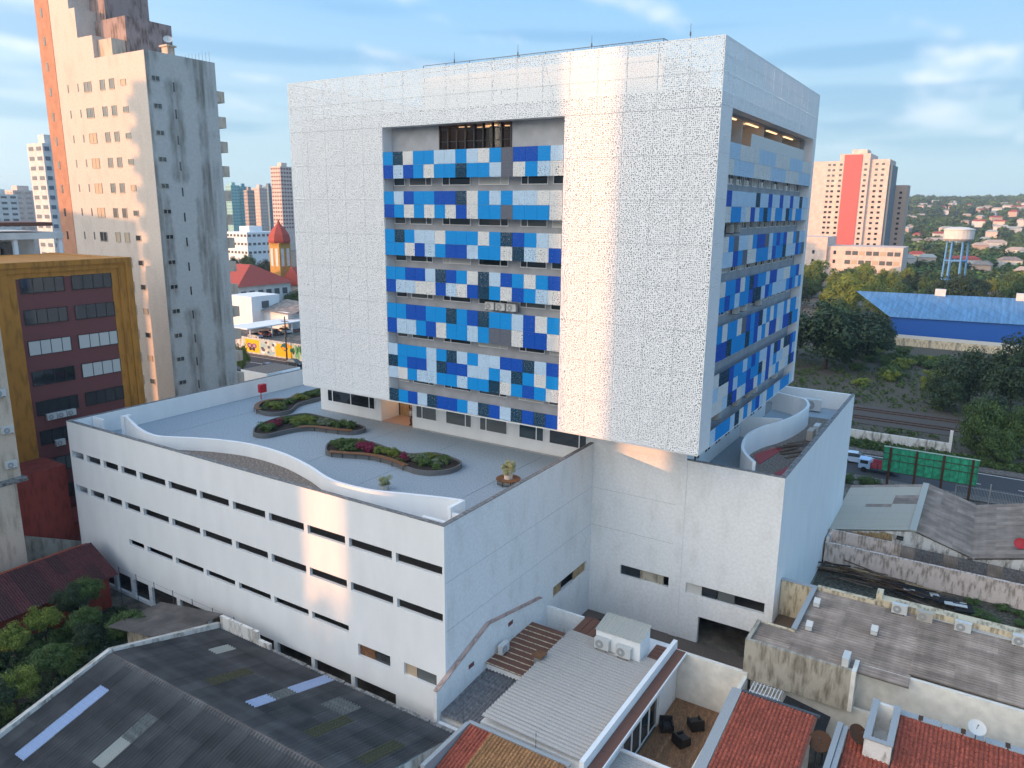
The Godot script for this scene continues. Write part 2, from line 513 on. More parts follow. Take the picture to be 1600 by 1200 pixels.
func trunk_mesh(key: String, sd: int) -> Mesh:
	if cache.has(key): return cache[key]
	var g := RandomNumberGenerator.new()
	g.seed = sd
	var b := MB.new()
	var p := Vector3.ZERO
	var r := 0.06
	for i in 4:
		var q := p + Vector3(g.randf_range(-0.03, 0.03), 0.2, g.randf_range(-0.03, 0.03))
		b.tube(p, q, r, r * 0.82, 8)
		p = q; r *= 0.82
		if i >= 1:
			for k in 2:
				var an := g.randf() * TAU
				var m := p + Vector3(cos(an) * 0.2, g.randf_range(0.12, 0.22), sin(an) * 0.2)
				b.tube(p, m, r * 0.6, r * 0.4, 6)
				b.tube(m, m + Vector3(cos(an + 0.5) * 0.18, 0.14, sin(an + 0.5) * 0.18), r * 0.4, r * 0.15, 5)
	cache[key] = mesh_of(b)
	return cache[key]

# h total height, w crown width, base: height where the crown starts
func tree(n: String, label: String, at: Vector3, h: float, w: float, base: float, leaf: String, group := "", kind := 0, stem := 1.0) -> Node3D:
	var t := thing(n, label, "tree", at, group, rng.randf() * TAU)
	var th := base + (h - base) * 0.45
	part("trunk", trunk_mesh("trunk%d" % (kind % 3), 7 + kind % 3), M["bark"], t, Transform3D(Basis.from_scale(Vector3(h * 0.45 * stem, th / 0.8, h * 0.45 * stem)), Vector3.ZERO))
	var cm: Mesh
	match kind % 4:
		0: cm = crown_mesh("crown0", 11, 40, 11000, 0.035)
		1: cm = crown_mesh("crown1", 12, 32, 9500, 0.037)
		2: cm = crown_mesh("crown2", 13, 50, 11500, 0.034)
		_: cm = crown_mesh("crown3", 14, 22, 3600, 0.06)
	part("crown", cm, M[leaf], t, Transform3D(Basis.from_scale(Vector3(w / 1.9, (h - base) / 1.55, w / 1.9)), Vector3(0, base - 0.1 * (h - base), 0)))
	return t

func bush(n: String, label: String, at: Vector3, w: float, h: float, leaf: String, group := "", kind := 0) -> void:
	var o := part(numbered(n), crown_mesh("bush%d" % (kind % 3), 31 + kind % 3, 18, 2200, 0.062, 0.62), M[leaf], self, Transform3D(Basis(Vector3.UP, rng.randf() * TAU).scaled_local(Vector3(w / 1.8, h / 1.25, w / 1.8)), at - Vector3(0, 0.08 * h, 0)))
	o.set_meta("label", label); o.set_meta("category", "shrub")
	if group != "": o.set_meta("group", group)

# ---------- small things
func ac(label: String, at: Vector3, turn: float, group := "", m := "plastic_white", s := 1.0) -> void:
	var t := thing("air_conditioner", label, "air conditioner", at, group, turn)
	var b := MB.new()
	var w := 0.85 * s
	var h := 0.62 * s
	var d := 0.32 * s
	b.box(Vector3(-w / 2, 0.06, -d / 2), Vector3(w / 2, h, d / 2))
	b.box(Vector3(-w / 2 - 0.012, h, -d / 2 - 0.012), Vector3(w / 2 + 0.012, h + 0.025, d / 2 + 0.012))
	part("casing", mesh_of(b), M[m], t)
	var g := MB.new()
	g.tube(Vector3(-w * 0.14, h * 0.53, d / 2), Vector3(-w * 0.14, h * 0.53, d / 2 + 0.02), 0.24 * s, 0.24 * s, 18)
	var fan := part("fan_grille", mesh_of(g), M["grille"], t)
	var hb := MB.new()
	hb.tube(Vector3(-w * 0.14, h * 0.53, d / 2 + 0.02), Vector3(-w * 0.14, h * 0.53, d / 2 + 0.035), 0.07 * s, 0.07 * s, 10)
	for i in 6:
		hb.obox(Transform3D(Basis(Vector3(0, 0, 1), PI * i / 6), Vector3(-w * 0.14, h * 0.53, d / 2 + 0.026)), Vector3(0.47 * s, 0.008, 0.008))
	part("guard", mesh_of(hb), M[m], fan)
	for sx in [-1, 1]:
		var f := MB.new()
		f.box(Vector3(sx * w * 0.32 - 0.03, 0, -d / 2 - 0.03), Vector3(sx * w * 0.32 + 0.03, 0.06, d / 2 + 0.03))
		part("foot", mesh_of(f), M["dark_steel"], t)

func car(label: String, at: Vector3, turn: float, col: Color, group := "") -> void:
	var t := thing("parked_car", label, "car", at, group, turn)
	var paint := mat("paint" + str(col), col, 0.25)
	paint.clearcoat_enabled = true
	paint.clearcoat = 0.8
	var body := MB.new()
	var low := [[-2.1, 0.35, 0.62, 0.8], [-1.95, 0.28, 0.85, 0.86], [-1.2, 0.25, 0.93, 0.88], [0.6, 0.25, 0.92, 0.88], [1.6, 0.27, 0.78, 0.85], [2.1, 0.35, 0.62, 0.74]]
	for i in low.size() - 1:
		var a: Array = low[i]
		var b: Array = low[i + 1]
		body.hexa([Vector3(a[0], a[1], a[3]), Vector3(b[0], b[1], b[3]), Vector3(b[0], b[1], -b[3]), Vector3(a[0], a[1], -a[3]), Vector3(a[0], a[2], a[3] - 0.06), Vector3(b[0], b[2], b[3] - 0.06), Vector3(b[0], b[2], -b[3] + 0.06), Vector3(a[0], a[2], -a[3] + 0.06)])
	body.hexa([Vector3(-1.5, 1.36, 0.58), Vector3(0.15, 1.4, 0.6), Vector3(0.15, 1.4, -0.6), Vector3(-1.5, 1.36, -0.58), Vector3(-1.4, 1.44, 0.52), Vector3(0.05, 1.47, 0.54), Vector3(0.05, 1.47, -0.54), Vector3(-1.4, 1.44, -0.52)])
	part("body", mesh_of(body), paint, t)
	var gl := MB.new()
	gl.hexa([Vector3(-1.95, 0.9, 0.8), Vector3(0.95, 0.9, 0.8), Vector3(0.95, 0.9, -0.8), Vector3(-1.95, 0.9, -0.8), Vector3(-1.5, 1.37, 0.58), Vector3(0.15, 1.4, 0.6), Vector3(0.15, 1.4, -0.6), Vector3(-1.5, 1.37, -0.58)])
	part("glasshouse", mesh_of(gl), M["glass"], t)
	for x in [-1.3, 1.35]:
		for z in [-0.82, 0.82]:
			var wl := MB.new()
			wl.tube(Vector3(x, 0.31, z - 0.1), Vector3(x, 0.31, z + 0.1), 0.31, 0.31, 14)
			var wh := part("wheel", mesh_of(wl), M["tyre"], t)
			var rm := MB.new()
			rm.tube(Vector3(x, 0.31, z - 0.11), Vector3(x, 0.31, z + 0.11), 0.18, 0.18, 10)
			part("rim", mesh_of(rm), M["steel"], wh)
	for z in [-0.6, 0.6]:
		var hl := MB.new()
		hl.box(Vector3(2.0, 0.56, z - 0.16), Vector3(2.11, 0.68, z + 0.16))
		part("headlight", mesh_of(hl), M["plastic_white"], t)
		var tl := MB.new()
		tl.box(Vector3(-2.11, 0.66, z - 0.16), Vector3(-2.0, 0.8, z + 0.16))
		part("taillight", mesh_of(tl), M["fire_red"], t)

func spline(pts: Array, closed := false, n := 6) -> PackedVector2Array:
	var out := PackedVector2Array()
	var c := pts.size()
	for i in (c if closed else c - 1):
		var p := []
		for k in [-1, 0, 1, 2]:
			var q: Array = pts[posmod(i + k, c)] if closed else pts[clampi(i + k, 0, c - 1)]
			p.append(Vector2(q[0], q[1]))
		for s in n:
			out.append((p[1] as Vector2).cubic_interpolate(p[2], p[0], p[3], float(s) / n))
	if not closed: out.append(Vector2(pts[c - 1][0], pts[c - 1][1]))
	return out

# ---------- camera, sky, sun
const SUN := Vector3(-0.581, 0.113, 0.806)
const GLOW := Vector3(2.7, 2.2, 1.58)

func sky_image() -> ImageTexture:
	var w := 1536
	var h := 768
	var n := FastNoiseLite.new()
	n.seed = 5
	n.frequency = 0.55
	n.fractal_octaves = 5
	var n2 := FastNoiseLite.new()
	n2.seed = 9
	n2.frequency = 0.22
	var im := Image.create(w, h, false, Image.FORMAT_RGBF)
	for j in h:
		var el := PI * (0.5 - (j + 0.5) / h)
		var e := clampf(el / (PI / 2), 0.0, 1.0)
		# pale at the horizon, blue above; brighter and warmer round the low sun as air scatters forward
		var base := Color(0.40, 0.54, 0.6).lerp(Color(0.17, 0.40, 0.70), smoothstep(0.0, 0.24, e)).lerp(Color(0.2, 0.40, 0.7), smoothstep(0.25, 0.9, e))
		if el < 0: base = Color(0.30, 0.29, 0.27)
		for i in w:
			var az := TAU * (i + 0.5) / w
			var col := base
			if el > 0.0:
				var v := Vector3(sin(az) * cos(el), sin(el), -cos(az) * cos(el))
				var c := pow((1.0 + v.dot(SUN)) * 0.5, 6.0)
				col = Color(col.r + GLOW.x * c, col.g + GLOW.y * c, col.b + GLOW.z * c)
				var r := cos(el) / (sin(el) + 0.1)
				var x := cos(az) * r
				var y := sin(az) * r
				var d := n.get_noise_2d(x * 1.2, y * 2.4) * 0.75 + n2.get_noise_2d(x, y) * 0.6
				var cov := smoothstep(0.12, 0.55, d) * smoothstep(0.02, 0.12, e) * 0.8
				col = col.lerp(Color(maxf(col.r, 0.78), maxf(col.g, 0.8), maxf(col.b, 0.84)), cov)
				# low grey-blue bank
				var bk := smoothstep(0.05, 0.4, n.get_noise_2d(az * 3.0 + 20.0, el * 40.0) + 0.1) * smoothstep(0.03, 0.06, e) * (1.0 - smoothstep(0.12, 0.18, e))
				col = col.lerp(Color(col.r * 0.72, col.g * 0.82, col.b * 0.9), bk * 0.8)
			im.set_pixel(i, j, col)
	return ImageTexture.create_from_image(im)

func set_camera_and_light() -> void:
	var cam := Camera3D.new()
	cam.name = "camera"
	add_child(cam)
	cam.position = Vector3(26.0894, 33.6244, 34.0)
	cam.rotation = Vector3(-0.2252, 0.5607, 0.0094)
	cam.fov = 53.57
	cam.near = 0.2
	cam.far = 8000.0
	cam.current = true
	var we := WorldEnvironment.new()
	we.name = "environment"
	var env := Environment.new()
	env.background_mode = Environment.BG_SKY
	var sky := Sky.new()
	var sm := PanoramaSkyMaterial.new()
	sm.panorama = sky_image()
	sky.sky_material = sm
	env.sky = sky
	env.tonemap_mode = Environment.TONE_MAPPER_LINEAR
	env.tonemap_exposure = 1.55
	env.fog_enabled = true
	env.fog_density = 0.00016
	env.fog_light_color = Color(0.72, 0.83, 0.93)
	env.sdfgi_enabled = true
	env.ssao_enabled = true
	env.ssil_enabled = true
	we.environment = env
	add_child(we)
	var sun := DirectionalLight3D.new()
	sun.name = "sun"
	sun.light_energy = 0.85
	sun.light_color = Color(1.0, 0.7, 0.46)
	sun.light_angular_distance = 0.4
	sun.shadow_enabled = true
	add_child(sun)
	var el := deg_to_rad(6.5)
	sun.look_at_from_position(Vector3.ZERO, Vector3(0.585 * cos(el), -sin(el), -0.811 * cos(el)), Vector3.UP)

# ---------- the white office tower
const BANDS := [[36.03, 38.16, 2], [32.9, 35.03, 2], [29.8, 31.95, 2], [26.7, 28.85, 2], [23.2, 25.75, 2], [19.2, 22.25, 3], [17.1, 18.2, 1]]
const GRID := ["BKWBBLLBLWBGDDBL", "DLDBWBBKBBLGWBLW", "BLDBBDDKWBLBLLWW", "DBWBWBWDWBBGBBBW", "BKBLLWBBBWBKDBLW", "BBWDLBDDLBBWKLWD", "BBDDLKDBWKLDBWBD", "DLLWWDLWDKBWDBLW", "BBDDBBKBDKBBLDWB", "DLLBDWBBLBGGWDDW", "LBBBLBKLBLLDDKLD", "KBDDLKDDLLBLKBWB", "LWBLLBBLBBKWBDBW", "KBDLKDDBLKDLKDKD"]

func office_tower() -> void:
	var t := thing("office_tower", "large white cube office tower with perforated screen and blue chequered panels above the podium", "building", Vector3(-9.3, 17.05, -30))
	var w := MB.new()
	wall_grid(w, Vector3(-28.6, 17.05, -16.9), Vector3.RIGHT, 38.0, 24.15, Vector3(0, 0, 1), 0.3, [[15.7, 21.2, 22.46, 23.05]])
	wall_grid(w, Vector3(9.4, 17.05, -17.2), Vector3(0, 0, -1), 27.2, 24.15, Vector3.RIGHT, 0.3, [[1.3, 21.2, 26.3, 23.15]])
	w.box(Vector3(-28.6, 17.05, -44.4), Vector3(-28.3, 41.2, -17.2))
	w.box(Vector3(-28.3, 17.05, -44.4), Vector3(9.1, 41.2, -44.1))
	wpart("wall", w, M["core"], t)
	var r := MB.new()
	r.box(Vector3(-28.62, 41.2, -44.42), Vector3(9.42, 41.4, -16.88))
	wpart("roof", r, M["slab"], t)
	var s := MB.new()   # soffit and reveals that close the gap behind the screen
	s.box(Vector3(-28.8, 16.95, -44.75), Vector3(10.15, 17.04, -15.78))
	wpart("soffit", s, M["white"], t)
	for x in [-17.99, -0.93]:
		bx("reveal", t, Vector3(x, 17.06, -16.88), Vector3(x + 0.05, 40.1, -15.78), M["white_trim"])
	bx("reveal", t, Vector3(-17.9, 40.12, -16.88), Vector3(-0.95, 40.17, -15.78), M["white_trim"])
	bx("reveal", t, Vector3(9.42, 40.27, -43.8), Vector3(10.2, 40.32, -18.1), M["white_trim"])
	for z in [-18.06, -43.9]:
		bx("reveal", t, Vector3(9.42, 17.06, z), Vector3(10.2, 40.25, z + 0.05), M["white_trim"])
	# perforated screen, sheet by sheet
	var sm: Material = M["screen"]
	var cuts := [[-28.86, -17.95, 5], [-0.95, 10.23, 5]]
	for c in cuts:
		var dx: float = (c[1] - c[0]) / c[2]
		for i in c[2]:
			for j in 8:
				var y := 17.05 + j * 2.88
				bx("screen_sheet", t, Vector3(c[0] + dx * i + 0.008, y + 0.008, -15.712), Vector3(c[0] + dx * (i + 1) - 0.008, y + 2.872, -15.7), sm)
	for i in 18:
		for j in 2:
			var dx := 39.09 / 18
			bx("screen_sheet", t, Vector3(-28.86 + dx * i + 0.008, 40.1 + 2.1 * j + 0.008, -15.712), Vector3(-28.86 + dx * (i + 1) - 0.008, 42.2 + 2.1 * j - 0.008, -15.7), sm)
	for j in 8:
		var y := 17.05 + j * 2.9
		bx("screen_sheet", t, Vector3(10.218, y + 0.008, -18.1), Vector3(10.23, y + 2.892, -15.73), sm)
		bx("screen_sheet", t, Vector3(10.218, y + 0.008, -44.83), Vector3(10.23, y + 2.892, -43.86), sm)
	for i in 12:
		for j in 2:
			var dz := 29.1 / 12
			bx("screen_sheet", t, Vector3(10.218, 40.26 + 2.02 * j, -15.73 - dz * (i + 1) + 0.016), Vector3(10.23, 42.26 + 2.02 * j, -15.73 - dz * i), sm)
	for i in 12:
		var dz := 29.1 / 12
		bx("screen_sheet", t, Vector3(-28.86, 17.06, -15.73 - dz * (i + 1) + 0.016), Vector3(-28.848, 44.3, -15.73 - dz * i), sm)
	for i in 12:
		var dx := 39.0 / 12
		bx("screen_sheet", t, Vector3(-28.8 + dx * i, 17.06, -44.83), Vector3(-28.8 + dx * (i + 1) - 0.016, 44.3, -44.818), sm)
	# steel frame carrying the screen above the roof
	for i in 19:
		var x := -28.7 + 38.8 * i / 18
		bx("frame_post", t, Vector3(x - 0.04, 41.4, -15.9), Vector3(x + 0.04, 44.25, -15.82), M["steel"])
		if i % 2 == 0:
			var b := MB.new()
			b.tube(Vector3(x, 44.0, -15.95), Vector3(x, 41.4, -17.6), 0.035, 0.035, 5)
			wpart("brace", b, M["steel"], t)
	for i in 13:
		var z := -15.95 - 28.7 * i / 12
		bx("frame_post", t, Vector3(10.05, 41.4, z - 0.04), Vector3(10.13, 44.25, z + 0.04), M["steel"])
		bx("frame_post", t, Vector3(-28.75, 41.4, z - 0.04), Vector3(-28.67, 44.25, z + 0.04), M["steel"])
	for y in [42.2, 43.2, 44.22]:
		bx("frame_rail", t, Vector3(-28.7, y - 0.03, -15.815), Vector3(10.1, y + 0.03, -15.755), M["steel"])
		bx("frame_rail", t, Vector3(10.135, y - 0.03, -44.6), Vector3(10.195, y + 0.03, -15.9), M["steel"])
		bx("frame_rail", t, Vector3(-28.83, y - 0.03, -44.6), Vector3(-28.77, y + 0.03, -15.9), M["steel"])
	# roof-top plant room with its railing
	var p := bx("plant_room", t, Vector3(-23.5, 41.4, -40), Vector3(1.3, 46.0, -28), M["pale_white"])
	p.name = "plant_room"
	var pts := [Vector3(-23.4, 46.0, -28.1), Vector3(1.2, 46.0, -28.1), Vector3(1.2, 46.0, -39.9)]
	for k in 2:
		var a: Vector3 = pts[k]
		var e: Vector3 = pts[k + 1]
		var n := int(a.distance_to(e) / 2.6)
		for y in [0.5, 1.15]:
			var rl := MB.new()
			rl.tube(a + Vector3(0, y, 0), e + Vector3(0, y, 0), 0.03, 0.03, 6)
			wpart("railing_bar", rl, M["dark_steel"], t)
		for i in n + 1:
			var q := a.lerp(e, float(i) / n)
			var po := MB.new()
			po.tube(q, q + Vector3(0, 1.15, 0), 0.035, 0.035, 6)
			wpart("railing_post", po, M["dark_steel"], t)
		if k == 0:
			var ba := MB.new()
			for i in 120:
				if i % 11 == 10: continue
				var q := a.lerp(e, 0.3 + 0.7 * float(i) / 120)
				ba.tube(q + Vector3(0, 0.1, 0), q + Vector3(0, 1.12, 0), 0.009, 0.009, 4)
			wpart("railing_balusters", ba, M["dark_steel"], t).set_meta("kind", "stuff")
	for x in [-19.9, -12.8, -5.4, 3.3]:
		var an := MB.new()
		an.tube(Vector3(x, 41.4 if x > 2 else 46.0, -28.4), Vector3(x, 48.1, -28.4), 0.03, 0.015, 6)
		an.tube(Vector3(x, 47.2, -28.4), Vector3(x, 47.5, -28.4), 0.07, 0.05, 6)
		wpart("lightning_rod", an, M["dark_steel"], t)
	# blue chequered panels, front
	var row := 0
	var pw := 16.95 / 16
	for b in BANDS:
		var ph: float = (b[1] - b[0]) / b[2]
		for k in b[2]:
			var line: String = GRID[row]
			row += 1
			for i in 16:
				var x := -17.93 + pw * i
				var y: float = b[1] - ph * k
				bx("facade_panel", t, Vector3(x + 0.008, y - ph + 0.008, -15.74), Vector3(x + pw - 0.008, y - 0.008, -15.7), M["panel_" + line[i]])
		# carrier rails behind the panels
		bx("panel_rail", t, Vector3(-17.92, b[1] - 0.12, -15.83), Vector3(-0.96, b[1] - 0.06, -15.76), M["steel"])
		bx("panel_rail", t, Vector3(-17.92, b[0] + 0.06, -15.83), Vector3(-0.96, b[0] + 0.12, -15.76), M["steel"])
	# windows in the gaps
	var wins := [[-17.8, -16.58], [-16.13, -13.75], [-12.69, -9.87], [-9.1, -6.29], [-5.18, -2.83], [-2.4, -1.1]]
	var gk := 0
	for b in BANDS:
		if b[0] < 17.5: continue
		for q in wins:
			var wd: float = q[1] - q[0]
			var gm: String = ["glass", "glass", "glass", "glass_grey", "glass_blue", "glass", "blind"][rng.randi() % 7]
			win(t, Vector3((q[0] + q[1]) / 2, b[0] + 0.18, -16.88), wd, 1.45, 0, ([0.26] if gk % 2 == 0 else [0.74]) if wd > 1.5 else [], M["white_trim"], M[gm])
			gk += 1
	# curtain wall room of the top floor
	var rm := MB.new()
	rm.box(Vector3(-13.2, 38.0, -23), Vector3(-5.9, 38.2, -17.25)); rm.box(Vector3(-13.2, 40.25, -23), Vector3(-5.9, 40.4, -17.25))
	rm.box(Vector3(-13.2, 38.2, -23), Vector3(-13.0, 40.25, -17.25)); rm.box(Vector3(-6.1, 38.2, -23), Vector3(-5.9, 40.25, -17.25)); rm.box(Vector3(-13.2, 38.0, -23.2), Vector3(-5.9, 40.4, -23.01))
	wpart("room", rm, mat("room_brown", lin(0.16, 0.1, 0.07), 0.8), t)
	var glow := mat("lamp_warm", lin(1, 0.7, 0.4), 0.5)
	glow.emission_enabled = true
	glow.emission = Color(1.0, 0.8, 0.6)
	glow.emission_energy_multiplier = 1.3
	for i in 5:
		bx("light_strip", t, Vector3(-12.8 + i * 1.35, 40.18, -19.4 - (i % 2) * 0.8), Vector3(-11.7 + i * 1.35, 40.24, -19.2 - (i % 2) * 0.8), glow)
	room_light(Vector3(-9.5, 39.9, -19.6), 1.2)
	for i in 9:
		var x := -12.9 + 6.76 * i / 8
		bx("mullion", t, Vector3(x - 0.05, 38.25, -17.05), Vector3(x + 0.05, 40.1, -16.8), M["black_metal"])
		if i < 8: bx("glazing", t, Vector3(x + 0.05, 38.3, -16.99), Vector3(x + 0.795, 40.05, -16.96), M["pane_clear"])
	for y in [38.85, 39.75]:
		bx("transom", t, Vector3(-12.9, y - 0.03, -17.03), Vector3(-6.14, y + 0.03, -16.9), M["black_metal"])
	# right side: panels
	row = 0
	var sw := 25.7 / 21
	for b in BANDS:
		var ph: float = (b[1] - b[0]) / b[2]
		for k in b[2]:
			for i in 21:
				var code: String = GRID[(row * 5 + 3) % 14][(i * 7 + row * 3) % 16]
				if row < 2: code = "LWWLWLLW"[(i * 5 + row) % 8]
				elif row == 2 and code in ["B", "D", "K"] and i % 3 > 0: code = "L"
				var z := -18.12 - sw * i
				var y: float = b[1] - ph * k
				bx("side_panel", t, Vector3(10.19, y - ph + 0.008, z - sw + 0.008), Vector3(10.23, y - 0.008, z - 0.008), M["panel_" + code])
			row += 1
		bx("panel_rail", t, Vector3(10.1, b[1] - 0.12, -43.8), Vector3(10.17, b[1] - 0.06, -18.12), M["steel"])
		if b[0] > 17.5:
			for i in 12:
				win(t, Vector3(9.38, b[0] + 0.15, -19.3 - i * 2.1), 1.4, 1.35, PI / 2, [0.35] if i % 2 else [0.65], M["white_trim"], M[["glass", "glass_blue", "blind", "glass"][rng.randi() % 4]])
	# loggia on the top floor of the right side
	var lg := MB.new()
	lg.box(Vector3(5.5, 38.0, -43.5), Vector3(9.1, 38.2, -18.5)); lg.box(Vector3(5.5, 40.22, -43.5), Vector3(9.1, 40.35, -18.5)); lg.box(Vector3(5.3, 38.2, -43.5), Vector3(5.5, 40.22, -18.5))
	for z in [-18.7, -24.5, -30.5, -36.5, -43.4]: lg.box(Vector3(5.6, 38.2, z - 0.12), Vector3(9.08, 40.22, z + 0.12))
	wpart("loggia", lg, M["pale_white"], t)
	for z in [-19.9, -21.2, -22.6]: bx("loggia_door", t, Vector3(8.2, 38.2, z - 0.9), Vector3(8.28, 40.1, z), M["glass"])
	for z in [-26.5, -32.8, -38.5]: bx("loggia_door", t, Vector3(5.6, 38.2, z - 1.6), Vector3(5.68, 39.8, z + 1.6), M["glass"])
	for z in [-22.5, -28.5, -34.5, -40.5]:
		bx("light_strip", t, Vector3(8.6, 40.14, z - 1.6), Vector3(8.75, 40.2, z + 1.6), glow)
	room_light(Vector3(8.2, 39.8, -27.5), 0.25)
	room_light(Vector3(8.2, 39.8, -39.0), 0.25)
	bx("balustrade", t, Vector3(9.9, 38.2, -41.5), Vector3(9.96, 39.15, -24.0), M["plastic_white"])
	# ground storey on the terrace
	var g := MB.new()
	wall_grid(g, Vector3(-31.4, 13.2, -20.305), Vector3.RIGHT, 39.3, 3.72, Vector3(0, 0, 1), 0.25, [[8.25, 0.0, 12.2, 2.7]])
	g.box(Vector3(7.65, 13.2, -44), Vector3(7.9, 16.92, -20.55)); g.box(Vector3(-31.4, 13.2, -44), Vector3(-31.15, 16.92, -20.55))
	g.box(Vector3(-31.15, 16.7, -44), Vector3(-28.9, 16.92, -20.55))
	wpart("base_wall", g, M["white"], t)
	for q in [[-30.38, -23.87, [0.11, 0.5, 0.88]], [-18.73, -16.21, [0.3]], [-15.2, -12.23, [0.76]], [-11.4, -8.4, [0.24]], [-7.25, -4.7, [0.7]], [-4.23, -0.6, [0.8]]]:
		win(t, Vector3((q[0] + q[1]) / 2, 15.0, -20.29), q[1] - q[0], 1.5, 0, q[2], M["white_trim"], M[["glass_grey", "glass_blue", "glass"][rng.randi() % 3]], 0.09)
	for i in 8:
		win(t, Vector3(7.91, 15.0, -22.5 - i * 2.7), 1.5, 1.2, PI / 2, [0.5], M["white_trim"], M["glass"])
	# entrance recess
	var e := MB.new()
	e.box(Vector3(-23.4, 13.21, -23.0), Vector3(-23.15, 15.9, -20.55)); e.box(Vector3(-19.2, 13.21, -23.0), Vector3(-18.95, 15.9, -20.55)); e.box(Vector3(-23.4, 15.9, -23.0), Vector3(-18.95, 16.1, -20.55))
	wpart("entrance_recess", e, M["white"], t)
	bx("entrance_floor", t, Vector3(-23.15, 13.21, -23.0), Vector3(-19.2, 13.235, -20.31), mat("entr_floor", lin(0.42, 0.3, 0.25), 0.5))
	for i in 3:
		var dr := bx("entrance_door", t, Vector3(-23.1 + 1.31 * i, 13.24, -23.06), Vector3(-21.83 + 1.31 * i, 15.85, -23.0), M["wood_door"])
		dr.name = "entrance_door"
		bx("door_frame", t, Vector3(-23.13 + 1.31 * i, 13.24, -22.99), Vector3(-23.05 + 1.31 * i, 15.85, -22.94), M["black_metal"])
	bx("light_strip", t, Vector3(-22.5, 15.84, -21.9), Vector3(-20.0, 15.89, -21.75), glow)
	room_light(Vector3(-21.2, 15.6, -21.8), 0.5)
	# split units hung in the gaps of the facade
	for i in 3:
		ac("air conditioner in a row of three between the blue bands of the white tower front", Vector3(-7.6 + i * 1.02, 25.8, -16.3), 0, "units between the front bands")
	for q in [[19.2, -19.0], [18.35, -21.0], [18.35, -26.0], [18.35, -29.5], [18.35, -31.5], [18.35, -38.5], [26.0, -24.0], [26.0, -26.0], [26.0, -30.5], [32.1, -21.0], [32.1, -22.6]]:
		ac("air conditioner on a ledge between the blue bands of the tower side", Vector3(9.75, q[0], q[1]), PI / 2, "units between the side bands", ["plastic_old", "plastic_white"][rng.randi() % 2])
	person(Vector3(-19.75, 13.24, -20.75))

func room_light(at: Vector3, e: float) -> void:
	var l := OmniLight3D.new()
	l.name = numbered("ceiling_light")
	add_child(l)
	l.position = at
	l.light_color = Color(1.0, 0.78, 0.55)
	l.light_energy = e
	l.light_size = 0.1
	l.omni_range = 12.0
	l.omni_attenuation = 2.0
	l.shadow_enabled = true

